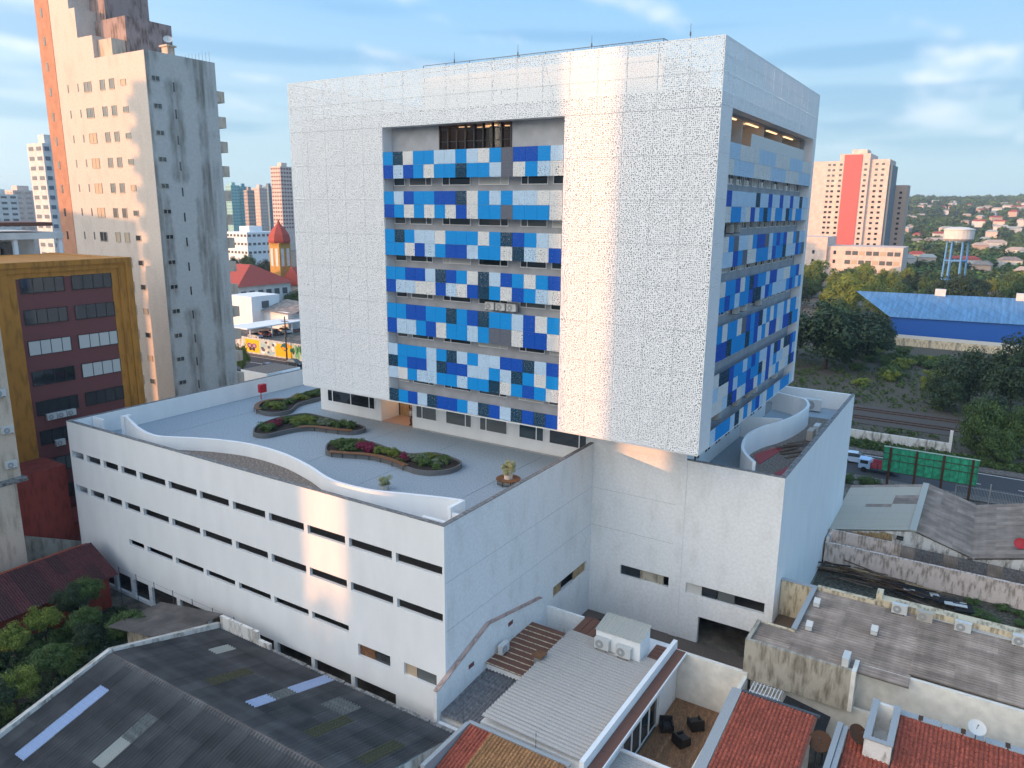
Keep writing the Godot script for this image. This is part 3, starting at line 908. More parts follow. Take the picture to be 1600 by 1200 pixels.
# one continuous body: tapered capsules joined with a smooth minimum, meshed as surface nets
func person(at: Vector3) -> void:
	var bones := [
		[Vector3(0, 1.0, 0), Vector3(0, 1.38, 0.01), 0.135, 0.15], [Vector3(-0.1, 1.42, 0), Vector3(0.1, 1.42, 0), 0.075, 0.075], [Vector3(0, 1.42, 0), Vector3(0, 1.56, 0.02), 0.055, 0.05],
		[Vector3(0, 1.6, 0.02), Vector3(0, 1.68, 0.015), 0.085, 0.095], [Vector3(0, 1.62, 0.1), Vector3(0, 1.6, 0.115), 0.018, 0.02],
		[Vector3(-0.18, 1.4, 0), Vector3(-0.25, 1.12, -0.03), 0.058, 0.045], [Vector3(-0.25, 1.12, -0.03), Vector3(-0.24, 0.88, 0.05), 0.042, 0.03],
		[Vector3(0.18, 1.4, 0), Vector3(0.25, 1.12, -0.02), 0.058, 0.045], [Vector3(0.25, 1.12, -0.02), Vector3(0.25, 0.88, 0.06), 0.042, 0.03],
		[Vector3(-0.08, 0.95, 0), Vector3(-0.1, 0.5, 0.02), 0.095, 0.065], [Vector3(-0.1, 0.5, 0.02), Vector3(-0.1, 0.09, -0.03), 0.06, 0.042],
		[Vector3(0.08, 0.95, 0), Vector3(0.1, 0.5, 0.05), 0.095, 0.065], [Vector3(0.1, 0.5, 0.05), Vector3(0.11, 0.09, 0.02), 0.06, 0.042],
		[Vector3(-0.1, 0.05, -0.05), Vector3(-0.11, 0.04, 0.13), 0.045, 0.038], [Vector3(0.11, 0.05, 0.0), Vector3(0.12, 0.04, 0.18), 0.045, 0.038]]
	for s in [-1, 1]:
		var wr := Vector3(0.245 * s, 0.88, 0.055)
		bones.append([wr, wr + Vector3(0, -0.08, 0.01), 0.03, 0.032])
		for f in 4:
			var k := wr + Vector3(0.0, -0.09, -0.02 + 0.022 * f)
			bones.append([k, k + Vector3(-0.008 * s, -0.075 - 0.008 * (f % 3), 0.012), 0.011, 0.009])
		bones.append([wr + Vector3(-0.01 * s, -0.03, 0.03), wr + Vector3(-0.03 * s, -0.085, 0.06), 0.012, 0.01])
	var cell := 0.022
	var o := Vector3(-0.4, -0.02, -0.2)
	var nx := 37
	var ny := 83
	var nz := 20
	var f := PackedFloat32Array()
	f.resize((nx + 1) * (ny + 1) * (nz + 1))
	for k in nz + 1:
		for j in ny + 1:
			for i in nx + 1:
				var p := o + Vector3(i, j, k) * cell
				var d := 1.0
				for b in bones:
					var a: Vector3 = b[0]
					var e: Vector3 = b[1]
					if absf(p.y - (a.y + e.y) / 2) > absf(a.y - e.y) / 2 + 0.25: continue
					var ab := e - a
					var tt := clampf((p - a).dot(ab) / maxf(ab.length_squared(), 1e-6), 0, 1)
					var q: float = p.distance_to(a + ab * tt) - lerpf(b[2], b[3], tt)
					var sm := 0.03 if minf(b[2], b[3]) > 0.025 else 0.008
					var h := maxf(sm - absf(d - q), 0.0) / sm
					d = minf(d, q) - h * h * sm * 0.25
				f[(k * (ny + 1) + j) * (nx + 1) + i] = d
	var at_v := {}
	var idx := func(i, j, k): return (k * (ny + 1) + j) * (nx + 1) + i
	for k in nz:
		for j in ny:
			for i in nx:
				var s := Vector3.ZERO
				var n := 0
				for e in [[0, 0, 0, 1, 0, 0], [0, 1, 0, 1, 1, 0], [0, 0, 1, 1, 0, 1], [0, 1, 1, 1, 1, 1], [0, 0, 0, 0, 1, 0], [1, 0, 0, 1, 1, 0], [0, 0, 1, 0, 1, 1], [1, 0, 1, 1, 1, 1], [0, 0, 0, 0, 0, 1], [1, 0, 0, 1, 0, 1], [0, 1, 0, 0, 1, 1], [1, 1, 0, 1, 1, 1]]:
					var a: float = f[idx.call(i + e[0], j + e[1], k + e[2])]
					var b: float = f[idx.call(i + e[3], j + e[4], k + e[5])]
					if (a < 0) != (b < 0):
						var w := a / (a - b)
						s += Vector3(e[0], e[1], e[2]).lerp(Vector3(e[3], e[4], e[5]), w)
						n += 1
				if n > 0: at_v[idx.call(i, j, k)] = o + (Vector3(i, j, k) + s / n) * cell
	var mb := MB.new()
	var hue := func(p: Vector3) -> Color:
		if p.y > 1.645 + 0.55 * maxf(p.z - 0.0, 0.0) * 1.2 and p.y > 1.6: return Color(0.02, 0.015, 0.012)
		if p.y > 1.46 or (absf(p.x) > 0.2 and p.y < 1.22): return Color(0.35, 0.2, 0.13)
		if p.y > 0.95: return Color(0.62, 0.6, 0.58)
		if p.y < 0.09: return Color(0.03, 0.025, 0.02)
		return Color(0.02, 0.022, 0.035)
	for k in range(1, nz):
		for j in range(1, ny):
			for i in range(1, nx):
				var a: float = f[idx.call(i, j, k)]
				for ax in 3:
					var b: float = f[idx.call(i + int(ax == 0), j + int(ax == 1), k + int(ax == 2))]
					if (a < 0) == (b < 0): continue
					var q := []
					if ax == 0: q = [[i, j - 1, k - 1], [i, j, k - 1], [i, j, k], [i, j - 1, k]]
					elif ax == 1: q = [[i - 1, j, k - 1], [i - 1, j, k], [i, j, k], [i, j, k - 1]]
					else: q = [[i - 1, j - 1, k], [i, j - 1, k], [i, j, k], [i - 1, j, k]]
					var vs := []
					for c in q: vs.append(at_v.get(idx.call(c[0], c[1], c[2]), o))
					if a < 0: mb.quad(vs[0], vs[3], vs[2], vs[1])
					else: mb.quad(vs[0], vs[1], vs[2], vs[3])
					for n in 6: mb.c.append(hue.call(vs[[0, 1, 2, 0, 2, 3][n]]))
	var t := thing("person", "person in a white top and dark trousers standing in the entrance recess", "person", at, "", -0.9)
	var bm := mat("figure", Color.WHITE, 0.8)
	bm.vertex_color_use_as_albedo = true
	part("body", mesh_of(mb), bm, t)

# ---------- podium with parking floors, terrace on top
func podium() -> void:
	var t := thing("parking_podium", "white L-shaped parking podium with rows of slit openings and a roof terrace", "building", Vector3(-15, 0, -22))
	var holes := []
	var base := -41.92
	var xs := [[-41.6, -39.76], [-39.25, -37.14], [-36.65, -34.5], [-34.0, -31.87], [-31.4, -27.95], [-27.5, -23.95], [-23.58, -20.15], [-19.7, -16.14], [-15.75, -12.18], [-11.83, -8.28], [-7.92, -4.2], [-3.86, -0.14]]
	for k in xs.size():
		var q: Array = xs[k]
		holes.append([q[0] - base, 11.68, q[1] - base, 12.32])
		holes.append([q[0] - base, 8.5, q[1] - base, 9.14])
		if k >= 3 and k <= 9: holes.append([q[0] - base, 5.2, q[1] - base, 5.74])
		if k >= 1 and k <= 10: holes.append([q[0] - base, 0.3, q[1] - base, 1.98])
	holes.append([-7.47 - base, 3.77, -4.6 - base, 4.68]); holes.append([-3.42 - base, 3.77, -0.72 - base, 4.68])
	var w := MB.new()
	wall_grid(w, Vector3(base, 0, 0), Vector3.RIGHT, 41.92, 15.0, Vector3(0, 0, 1), 0.24, holes)
	wpart("front_wall", w, M["white"], t)
	w = MB.new()
	wall_grid(w, Vector3(0, 0, -0.24), Vector3(0, 0, -1), 20.06, 15.0, Vector3.RIGHT, 0.35, [[13.66, 3.85, 19.46, 4.85]])
	wpart("court_side_wall", w, M["white_court"], t)
	w = MB.new()
	wall_grid(w, Vector3(0, 0, -20.3), Vector3.RIGHT, 15.24, 15.0, Vector3(0, 0, 1), 0.35, [[2.81, 4.05, 7.04, 4.95], [8.46, 4.04, 14.61, 4.95], [9.64, 0.0, 13.9, 2.3]])
	wpart("court_wall", w, M["white_court"], t)
	w = MB.new()
	w.box(Vector3(14.89, 0, -51.14), Vector3(15.24, 15, -20.65)); w.box(Vector3(base, 0, -51.14), Vector3(14.89, 15, -50.8)); w.box(Vector3(base, 0, -50.8), Vector3(base + 0.35, 15, -0.24))
	wpart("outer_wall", w, M["white"], t)
	# pilaster and construction lines on the court walls
	bx("pilaster", t, Vector3(7.3, 0, -20.3), Vector3(8.0, 14.9, -20.24), M["white_court"])
	for y in [7.9, 11.2]:
		bx("band_joint", t, Vector3(0.01, y, -20.3), Vector3(7.25, y + 0.02, -20.29), M["grey_wall"])
		bx("band_joint", t, Vector3(0.0, y, -20.2), Vector3(0.008, y + 0.02, -0.1), M["grey_wall"])
	# floors inside
	for y in [3.0, 7.0, 10.3, 12.75]:
		var s := MB.new()
		s.box(Vector3(base + 0.35, y, -50.8), Vector3(-0.35, y + 0.3, -0.25)); s.box(Vector3(-0.35, y, -50.8), Vector3(14.89, y + 0.3, -20.65))
		wpart("parking_floor", s, M["slab"], t)
	for q in [[-40, -31], [-29.5, -21], [-13.5, -6]]:
		var col := MB.new()
		for x in [q[0], q[1]]: col.box(Vector3(x - 0.3, 0, -7.3), Vector3(x + 0.3, 12.7, -6.7))
		wpart("column", col, M["slab"], t)
	# boards and glass in the lower windows
	for q in [[-7.47, -6.1, "wood"], [-6.05, -4.6, "glass"], [-3.42, -2.5, "blind_warm"], [-2.45, -0.72, "glass_grey"]]:
		bx("window_pane", t, Vector3(q[0], 3.77, -0.25), Vector3(q[1], 4.68, -0.2), M[q[2]])
	for q in [[2.81, 4.5, "glass"], [4.5, 6.55, "concrete_stain"], [8.46, 9.7, "blind"], [9.75, 10.9, "glass"], [11.0, 12.3, "glass_grey"]]:
		bx("window_pane", t, Vector3(q[0], 4.05, -20.55), Vector3(q[1], 4.95, -20.5), M[q[2]])
	for q in [[-13.9, -15.5, "wood_door"], [-17.6, -19.7, "wood_door"]]:
		bx("window_board", t, Vector3(-0.26, 3.86, q[1]), Vector3(-0.2, 4.84, q[0]), M[q[2]])
	# copings
	for q in [[Vector3(base - 0.02, 15, -0.33), Vector3(0.02, 15.04, 0.02)], [Vector3(-0.33, 15, -20.3), Vector3(0.02, 15.04, -0.33)], [Vector3(7.92, 15, -20.62), Vector3(15.26, 15.04, -20.28)], [Vector3(14.92, 15, -51.1), Vector3(15.26, 15.04, -20.62)], [Vector3(base - 0.02, 15, -51.1), Vector3(base + 0.32, 15.04, -0.33)]]:
		bx("coping", t, q[0], q[1], M["coping"])
	# terrace floor bays
	var bays := [-41.57, -36.5, -28.4, -19.9, -12.7, -4.5, -0.35]
	for i in bays.size() - 1:
		bx("terrace_bay", t, Vector3(bays[i] + 0.02, 13.05, -20.3), Vector3(bays[i + 1] - 0.02, 13.2, -0.25), M["terrace"])
	bx("terrace_bay", t, Vector3(base + 0.36, 13.05, -50.7), Vector3(-31.42, 13.2, -20.33), M["terrace"])
	bx("terrace_bay", t, Vector3(7.92, 13.05, -34.5), Vector3(14.87, 13.2, -20.66), M["terrace"])
	bx("terrace_bay", t, Vector3(7.92, 13.05, -50.7), Vector3(14.87, 13.2, -34.53), M["terrace"])
	bx("kerb", t, Vector3(-31.3, 13.2, -20.2), Vector3(-23.2, 13.28, -20.05), M["grey_wall"])
	bx("kerb", t, Vector3(-19.1, 13.2, -20.2), Vector3(-0.4, 13.28, -20.05), M["grey_wall"])
	# curved screen wall along the front
	var cv := spline([[-39.24, -3.9], [-37.4, -3.2], [-34.8, -2.28], [-32.5, -1.75], [-30.8, -1.8], [-28.3, -2.95], [-26.1, -3.8], [-23.0, -4.46], [-19.1, -4.31], [-15.3, -3.4], [-12.4, -2.35], [-10.5, -2.0], [-7.8, -2.15], [-5.2, -3.0], [-3.0, -3.7], [-1.6, -4.05]])
	var cw := MB.new()
	cw.ribbon(cv, 0.22, 13.2, 15.0)
	wpart("curved_wall", cw, M["white"], t)
	var cp := MB.new()
	cp.ribbon(cv, 0.26, 15.0, 15.03)
	wpart("curved_coping", cp, M["white_trim"], t)
	var bed := PackedVector2Array()
	for p in cv:
		if p.x > -30 and p.x < -11: bed.append(p + Vector2(0, 0.12))
	bed.append(Vector2(-11, -0.36)); bed.append(Vector2(-30, -0.36))
	var bd := MB.new()
	bd.prism(bed, 13.2, 13.95)
	wpart("gutter_bed", bd, M["debris"], t)
	for q in [[-39.6, -4.4, -39.1, -3.6, 15.0], [-41.5, -2.3, -39.9, -2.1, 14.95], [-1.7, -4.2, -1.45, -2.6, 15.0], [-1.45, -2.9, -0.35, -2.7, 14.6], [-2.6, -1.3, -0.4, -1.1, 14.7]]:
		bx("parapet_return", t, Vector3(q[0], 13.2, q[1]), Vector3(q[2], q[4], q[3]), M["white"])
	# right terrace: curved wall, cross walls, unfinished strip
	var c2 := spline([[12.5, -22.2], [11.4, -23.9], [10.6, -25.9], [10.1, -29.3], [10.5, -32.4], [11.4, -35], [12.1, -38.4], [12.3, -42.3], [11.5, -45.1], [10.2, -45.9]])
	cw = MB.new()
	cw.ribbon(c2, 0.25, 13.2, 15.2)
	wpart("curved_wall", cw, M["white"], t)
	var c3 := PackedVector2Array()
	for p in c2: c3.append(p)
	c3.append(Vector2(14.85, -46)); c3.append(Vector2(14.85, -21.0)); c3.append(Vector2(12.7, -21.0))
	bd = MB.new()
	bd.prism(c3, 13.2, 13.26)
	wpart("unfinished_floor", bd, M["debris"], t)
	for q in [[Vector2(7.9, -35.1), Vector2(11.3, -36.3)], [Vector2(7.9, -47.1), Vector2(10.4, -46.0)]]:
		var x := MB.new()
		x.ribbon(PackedVector2Array([q[0], q[1]]), 0.2, 13.2, 15.15)
		wpart("cross_wall", x, M["white"], t)

var beds := {}

func planter(bed: String, label: String, outline: Array, bench_from: int, bench_to: int) -> void:
	var c := Vector2.ZERO
	for p in outline: c += Vector2(p[0], p[1])
	c /= outline.size()
	var t := thing("planter", label, "planter", Vector3(c.x, 13.2, c.y))
	var o := spline(outline, true, 5)
	beds[bed] = o
	var ring := o.duplicate()
	ring.append(o[0])
	var w := MB.new()
	w.ribbon(ring, 0.14, 13.2, 13.62)
	wpart("wall", w, M["planter_wall"], t)
	var s := MB.new()
	s.prism(o, 13.25, 13.5)
	wpart("soil", s, M["soil"], t)
	var line := PackedVector2Array()
	var j := bench_from * 5
	while true:
		var p := o[j % o.size()]
		line.append(p)
		if j % o.size() == (bench_to * 5) % o.size(): break
		j += 1
	# wooden seat slats along the rim
	var seat := MB.new()
	seat.ribbon(line, 0.5, 13.64, 13.69)
	wpart("bench_seat", seat, M["wood"], t)
	for k in range(0, line.size(), 3):
		bx("bench_leg", t, Vector3(line[k].x - 0.22, 13.2, line[k].y + 0.16), Vector3(line[k].x - 0.18, 13.64, line[k].y + 0.2), M["black_metal"])

func terrace_things() -> void:
	planter("the planter by the hydrant box", "wavy planter bed with wooden seat nearest the red hydrant box", [[-36.69, -16.42], [-37.55, -17.86], [-37.27, -19.32], [-36.28, -20.43], [-37.09, -22.52], [-37.2, -25.72], [-34.5, -25.5], [-34.13, -22.76], [-34.12, -19.79], [-32.68, -17.2], [-33.4, -15.57], [-35.2, -15.48]], 11, 4)
	planter("the middle wavy planter", "wavy planter bed with magenta clump and bench facing the curved wall, between two others", [[-29.66, -10.23], [-30.86, -11.68], [-31.49, -14.32], [-31.12, -16.01], [-30.28, -17.32], [-27.6, -17.31], [-25.28, -17.14], [-22.79, -17.14], [-21.85, -16.46], [-22.22, -15.26], [-24.06, -14.65], [-26.12, -14.23], [-27.14, -13.21], [-27.55, -11.66], [-27.83, -10.23], [-28.86, -9.84]], 9, 12)
	planter("the dumbbell planter", "dumbbell shaped planter bed with brick red bench, near the round bench", [[-20.32, -10.13], [-21.4, -11.62], [-21.15, -12.94], [-19.58, -13.71], [-17.6, -13.61], [-15.77, -13.19], [-13.56, -13.08], [-11.92, -14.45], [-9.69, -14.15], [-8.51, -13.47], [-8.36, -11.92], [-9.27, -10.63], [-10.55, -10.23], [-11.67, -10.4], [-14.14, -10.92], [-16.16, -10.83], [-18.0, -10.1], [-19.42, -9.67]], 13, 17)
	var kinds := {"g": ["leaf_mid", "green leafy clump"], "y": ["leaf_lime", "yellow-green grassy clump"], "m": ["leaf_magenta", "magenta leaved clump"], "s": ["leaf_grey", "silvery green clump"], "c": ["leaf_light", "light green clump"]}
	var spots := [
		["y", -34.6, -17.2, 1.5, "the planter by the hydrant box"], ["y", -35.8, -17.6, 1.3, "the planter by the hydrant box"], ["g", -35.0, -19.2, 1.5, "the planter by the hydrant box"], ["c", -35.4, -21.2, 1.6, "the planter by the hydrant box"], ["g", -35.7, -23.2, 1.7, "the planter by the hydrant box"], ["g", -35.8, -24.6, 1.4, "the planter by the hydrant box"],
		["g", -29.2, -11.2, 1.6, "the middle wavy planter"], ["m", -29.6, -12.7, 1.6, "the middle wavy planter"], ["g", -29.9, -14.3, 1.6, "the middle wavy planter"], ["y", -28.6, -14.4, 1.5, "the middle wavy planter"], ["g", -29.4, -15.8, 1.5, "the middle wavy planter"], ["y", -27.8, -15.3, 1.6, "the middle wavy planter"], ["s", -26.2, -15.6, 1.7, "the middle wavy planter"], ["g", -24.6, -15.9, 1.6, "the middle wavy planter"], ["g", -23.2, -16.1, 1.2, "the middle wavy planter"],
		["g", -20.0, -11.6, 1.7, "the dumbbell planter"], ["g", -18.8, -11.2, 1.5, "the dumbbell planter"], ["g", -19.2, -12.6, 1.5, "the dumbbell planter"], ["m", -17.6, -12.2, 1.5, "the dumbbell planter"], ["m", -16.9, -11.6, 1.2, "the dumbbell planter"], ["y", -15.6, -12.0, 1.2, "the dumbbell planter"], ["c", -14.4, -12.0, 1.1, "the dumbbell planter"], ["m", -13.0, -11.6, 1.0, "the dumbbell planter"], ["s", -12.0, -12.2, 1.5, "the dumbbell planter"], ["g", -11.1, -11.7, 1.5, "the dumbbell planter"], ["s", -10.2, -12.6, 1.4, "the dumbbell planter"], ["y", -11.3, -13.2, 1.2, "the dumbbell planter"], ["g", -9.6, -12.9, 1.0, "the dumbbell planter"]]
	for s in spots:
		var k: Array = kinds[s[0]]
		bush("planter_shrub", "low %s growing in %s" % [k[1], s[4]], Vector3(s[1], 13.46, s[2]), s[3] * 1.3, rng.randf_range(0.75, 1.15), k[0], "%ss in %s" % [k[1], s[4]], rng.randi())
	for q in [[-37.0, -33.0, -25.2, -16.0, "the planter by the hydrant box"], [-31.2, -22.2, -17.2, -10.2, "the middle wavy planter"], [-21.2, -8.6, -14.2, -10.0, "the dumbbell planter"]]:
		var poly: PackedVector2Array = beds[q[4]]
		var made := 0
		while made < 12:
			var c := Vector2(rng.randf_range(q[0], q[1]), rng.randf_range(q[2], q[3]))
			var ok := true
			for a in 8:
				if not Geometry2D.is_point_in_polygon(c + Vector2(cos(a * PI / 4), sin(a * PI / 4)) * 0.5, poly): ok = false
			if not ok: continue
			made += 1
			bush("ground_cover_shrub", "small dark green filler plant in %s" % q[4], Vector3(c.x, 13.46, c.y), rng.randf_range(0.9, 1.3), rng.randf_range(0.4, 0.6), "leaf_mid", "filler plants in %s" % q[4], made)
	# round bench with potted tree
	var b := thing("round_bench", "round slatted wooden bench around a potted plant on the terrace", "bench", Vector3(-3.3, 13.2, -12.4))
	for i in 16:
		var a0 := TAU * i / 16.0
		var a1 := TAU * (i + 0.94) / 16.0
		var s := MB.new()
		s.hexa([Vector3(cos(a1) * 0.38, 0.42, sin(a1) * 0.38), Vector3(cos(a1) * 0.95, 0.42, sin(a1) * 0.95), Vector3(cos(a0) * 0.95, 0.42, sin(a0) * 0.95), Vector3(cos(a0) * 0.38, 0.42, sin(a0) * 0.38), Vector3(cos(a1) * 0.38, 0.47, sin(a1) * 0.38), Vector3(cos(a1) * 0.95, 0.47, sin(a1) * 0.95), Vector3(cos(a0) * 0.95, 0.47, sin(a0) * 0.95), Vector3(cos(a0) * 0.38, 0.47, sin(a0) * 0.38)])
		part("slat", mesh_of(s), M["wood"], b)
	for i in 8:
		var a := TAU * i / 8
		var l := MB.new()
		l.tube(Vector3(cos(a) * 0.82, 0, sin(a) * 0.82), Vector3(cos(a) * 0.82, 0.42, sin(a) * 0.82), 0.03, 0.03, 6)
		part("leg", mesh_of(l), M["black_metal"], b)
	var rg := MB.new()
	for i in 16:
		var a0 := TAU * i / 16
		var a1 := TAU * (i + 1) / 16
		rg.tube(Vector3(cos(a0) * 0.82, 0.12, sin(a0) * 0.82), Vector3(cos(a1) * 0.82, 0.12, sin(a1) * 0.82), 0.02, 0.02, 5)
	part("foot_ring", mesh_of(rg), M["black_metal"], b)
	var pot := MB.new()
	pot.lathe(Vector3(-3.3, 13.2, -12.4), [Vector2(0, 0.01), Vector2(0.28, 0.01), Vector2(0.34, 0.75), Vector2(0.28, 0.75), Vector2(0.27, 0.68), Vector2(0, 0.68)], 16)
	one("plant_pot", pot, mat("pot", lin(0.45, 0.44, 0.4), 0.8), "pale concrete pot in the middle of the round bench", "pot")
	bush("potted_tree", "small pale leaved tree in the pot inside the round bench", Vector3(-3.3, 13.95, -12.4), 1.15, 1.75, "leaf_cream", "", 2)
	var pot2 := MB.new()
	pot2.lathe(Vector3(-10.3, 13.2, -6.4), [Vector2(0, 0.01), Vector2(0.22, 0.01), Vector2(0.28, 0.4), Vector2(0.22, 0.4), Vector2(0, 0.36)], 14)
	one("plant_pot", pot2, M["pot"], "low pot with a pale shrub beside the curved terrace wall", "pot")
	bush("potted_shrub", "pale cream and green shrub in a low pot by the curved wall", Vector3(-10.3, 13.5, -6.4), 1.2, 1.0, "leaf_cream", "", 1)
	var f := thing("hydrant_box", "red fire hydrant box on a red pipe by the terrace parapet", "hydrant box", Vector3(-39.9, 13.2, -19.9))
	var fb := MB.new()
	fb.box(Vector3(-0.25, 0.75, -0.4), Vector3(0.2, 1.65, 0.4)); fb.box(Vector3(0.2, 0.79, -0.36), Vector3(0.23, 1.61, 0.36))
	part("cabinet", mesh_of(fb), M["fire_red"], f)
	var pp := MB.new()
	pp.tube(Vector3(0, 0, 0.25), Vector3(0, 0.75, 0.25), 0.05, 0.05, 8)
	part("pipe", mesh_of(pp), M["fire_red"], f)
	# right terrace
	ac("large white air conditioner at the back of the side terrace", Vector3(11.6, 13.26, -48.6), 0.1, "", "plastic_white", 2.0)
	ac("yellowed air conditioner standing by the side terrace parapet", Vector3(13.7, 13.26, -37.4), PI / 2 + PI, "", "plastic_old", 1.6)
	ac("pale air conditioner behind the yellowed one on the side terrace", Vector3(13.8, 13.26, -39.6), PI / 2 + PI, "", "plastic_white", 1.5)
	var tp := MB.new()
	tp.prism(PackedVector2Array([Vector2(10.5, -30), Vector2(11.7, -33.4), Vector2(12.3, -33.0), Vector2(11.6, -27.6)]), 13.27, 13.3)
	one("tarpaulin", tp, M["red_tarp"], "red tarpaulin lying on the unfinished side terrace along its curved wall", "tarpaulin")
	tp = MB.new()
	tp.prism(PackedVector2Array([Vector2(13.2, -25.9), Vector2(13.7, -28.2), Vector2(14.6, -27.8), Vector2(14.4, -25.6)]), 13.27, 13.3)
	one("tarpaulin", tp, M["red_tarp"], "small red tarpaulin in the corner of the side terrace parapet", "tarpaulin")
	for i in 6:
		var bo := MB.new()
		bo.obox(Transform3D(Basis(Vector3.UP, rng.randf_range(-0.6, 0.6) + 1.2), Vector3(13.0 + rng.randf_range(-0.6, 0.8), 13.3 + 0.05 * i, -31.5 - i * 0.7)), Vector3(2.2, 0.04, 0.3))
		one("loose_board", bo, M["timber_old"], "weathered loose board lying on the unfinished side terrace", "board", "boards on the side terrace")

# ---------- houses and sheds in front of the podium
func near_houses() -> void:
	# dark corrugated warehouse
	var t := thing("warehouse", "long shed with dark weathered corrugated roof and pale skylight strips", "warehouse", Vector3(-9, 0, 10))
	var pick := func(i, j, _a, _b):
		if j == 11 and i >= 1: return M["skylight"] if i != 2 else M["skylight_old"]
		if (j == 14 or j == 15) and i == 3: return M["skylight_old"]
		if j == 3 and i == 3: return M["fibro_pale"]
		if (j == 7 or j == 16 or j == 20) and (i == 1 or i == 2): return M["fibro_moss"]
		return M["fibro_dark%d" % (rng.randi() % 4)]
	sheet_roof(t, Vector3(-19.5, 5.1, 10.15), Vector3(0, -2.2, -8.0), Vector3(21.7, 0, 0), 2.0, 1.0, 0.28, 0.08, pick)
	var pick2 := func(i, j, _a, _b):
		if j == 2 and i >= 1 and i <= 3: return M["skylight"]
		if j == 7 and i == 1: return M["skylight_old"]
		if j == 7 and (i == 0 or i == 2): return M["fibro_pale"] if i == 2 else M["fibro_dark2"]
		return M["fibro_dark%d" % (rng.randi() % 4)]
	sheet_roof(t, Vector3(-19.5, 5.1, 10.25), Vector3(0, -2.4, 8.6), Vector3(21.7, 0, 0), 2.1, 1.0, 0.28, 0.08, pick2)
	for i in 11:
		var rc := MB.new()
		var x := -19.5 + 1.97 * i
		rc.quad(Vector3(x, 5.1, 9.9), Vector3(x, 5.22, 10.2), Vector3(x + 1.99, 5.22, 10.2), Vector3(x + 1.99, 5.1, 9.9))
		rc.quad(Vector3(x, 5.22, 10.2), Vector3(x, 5.1, 10.5), Vector3(x + 1.99, 5.1, 10.5), Vector3(x + 1.99, 5.22, 10.2))
		wpart("ridge_cap", rc, M["fibro_dark%d" % (2 if i % 3 else 0)], t)
	var w := MB.new()   # gable wall with its parapet, back and far walls
	var prof := [[2.0, 3.35], [10.2, 5.45], [18.9, 3.1]]
	for k in 2:
		var a: Array = prof[k]
		var b: Array = prof[k + 1]
		w.hexa([Vector3(-19.85, 0, b[0]), Vector3(-19.55, 0, b[0]), Vector3(-19.55, 0, a[0]), Vector3(-19.85, 0, a[0]), Vector3(-19.85, b[1], b[0]), Vector3(-19.55, b[1], b[0]), Vector3(-19.55, a[1], a[0]), Vector3(-19.85, a[1], a[0])])
		w.hexa([Vector3(2.0, 0, b[0]), Vector3(2.2, 0, b[0]), Vector3(2.2, 0, a[0]), Vector3(2.0, 0, a[0]), Vector3(2.0, b[1] - 0.5, b[0]), Vector3(2.2, b[1] - 0.5, b[0]), Vector3(2.2, a[1] - 0.5, a[0]), Vector3(2.0, a[1] - 0.5, a[0])])
	w.box(Vector3(-19.85, 0, 1.75), Vector3(2.2, 2.75, 2.0)); w.box(Vector3(-19.55, 2.75, 1.75), Vector3(-15.4, 3.9, 1.98)); w.box(Vector3(-15.4, 2.75, 1.75), Vector3(-14.2, 3.3, 1.98)); w.box(Vector3(-19.85, 0, 18.9), Vector3(2.2, 2.6, 19.1))
	wpart("wall", w, M["white_stain"], t)
	for i in 9:
		bx("coping", t, Vector3(-14.2 + i * 1.8, 2.75, 1.72), Vector3(-12.5 + i * 1.8, 2.86 + 0.04 * (i % 2), 2.02), M["coping"])
	# lane fence posts with wires along the podium foot
	var f := thing("wire_fence", "thin wire fence on steel posts along the podium foot beside the garden", "fence", Vector3(-27, 0, 1.2))
	for i in 7:
		var p := MB.new()
		p.tube(Vector3(-34 + i * 2.5, 0, 1.2), Vector3(-34 + i * 2.5, 3.6, 1.2), 0.03, 0.03, 6)
		wpart("post", p, M["dark_steel"], f)
	for y in [1.2, 2.0, 2.8, 3.5]:
		var p := MB.new()
		p.tube(Vector3(-34, y, 1.2), Vector3(-19, y, 1.2), 0.008, 0.008, 4)
		wpart("wire", p, M["dark_steel"], f)
	# small dark lean-to beside the warehouse
	t = thing("lean_to_shed", "small shed with brown-black corrugated roof beside the warehouse gable", "shed", Vector3(-23.5, 0, 3.5))
	sheet_roof(t, Vector3(-20.1, 3.5, 1.3), Vector3(-6.4, -0.5, 0.9), Vector3(0, 0, 4.4), 2.2, 1.1, 0.17, 0.03, pick4("fibro_dark"))
	w = MB.new()
	w.box(Vector3(-26.0, 0, 1.9), Vector3(-20.3, 2.7, 5.5))
	wpart("wall", w, M["concrete_stain"], t)
	# white house with grey metal roofs
	t = thing("white_house", "white walled house with pale grey corrugated metal roof and brown side roofs", "house", Vector3(5, 0, -5))
	w = MB.new()
	prof = [[1.3, 4.6], [-4.5, 6.4], [-11.6, 5.1], [-12.6, 4.0]]
	for k in 3:
		var a: Array = prof[k]
		var b: Array = prof[k + 1]
		w.hexa([Vector3(0.04, 0, a[0]), Vector3(0.28, 0, a[0]), Vector3(0.28, 0, b[0]), Vector3(0.04, 0, b[0]), Vector3(0.04, a[1], a[0]), Vector3(0.28, a[1], a[0]), Vector3(0.28, b[1], b[0]), Vector3(0.04, b[1], b[0])])
	w.box(Vector3(0.28, 0, 1.05), Vector3(3.6, 2.5, 1.3)); w.box(Vector3(0.28, 0, -12.7), Vector3(3.4, 4.0, -12.5)); w.box(Vector3(3.6, 0, -12.7), Vector3(10.5, 3.95, 1.35)); w.box(Vector3(0.28, 0, -10.2), Vector3(3.58, 3.7, -4.2)); w.box(Vector3(0.28, 0, -4.9), Vector3(3.58, 2.5, 0.8)); w.box(Vector3(0.28, 2.5, -5.0), Vector3(3.59, 3.3, -4.75))
	wpart("wall", w, M["white_court"], t)
	w = MB.new()
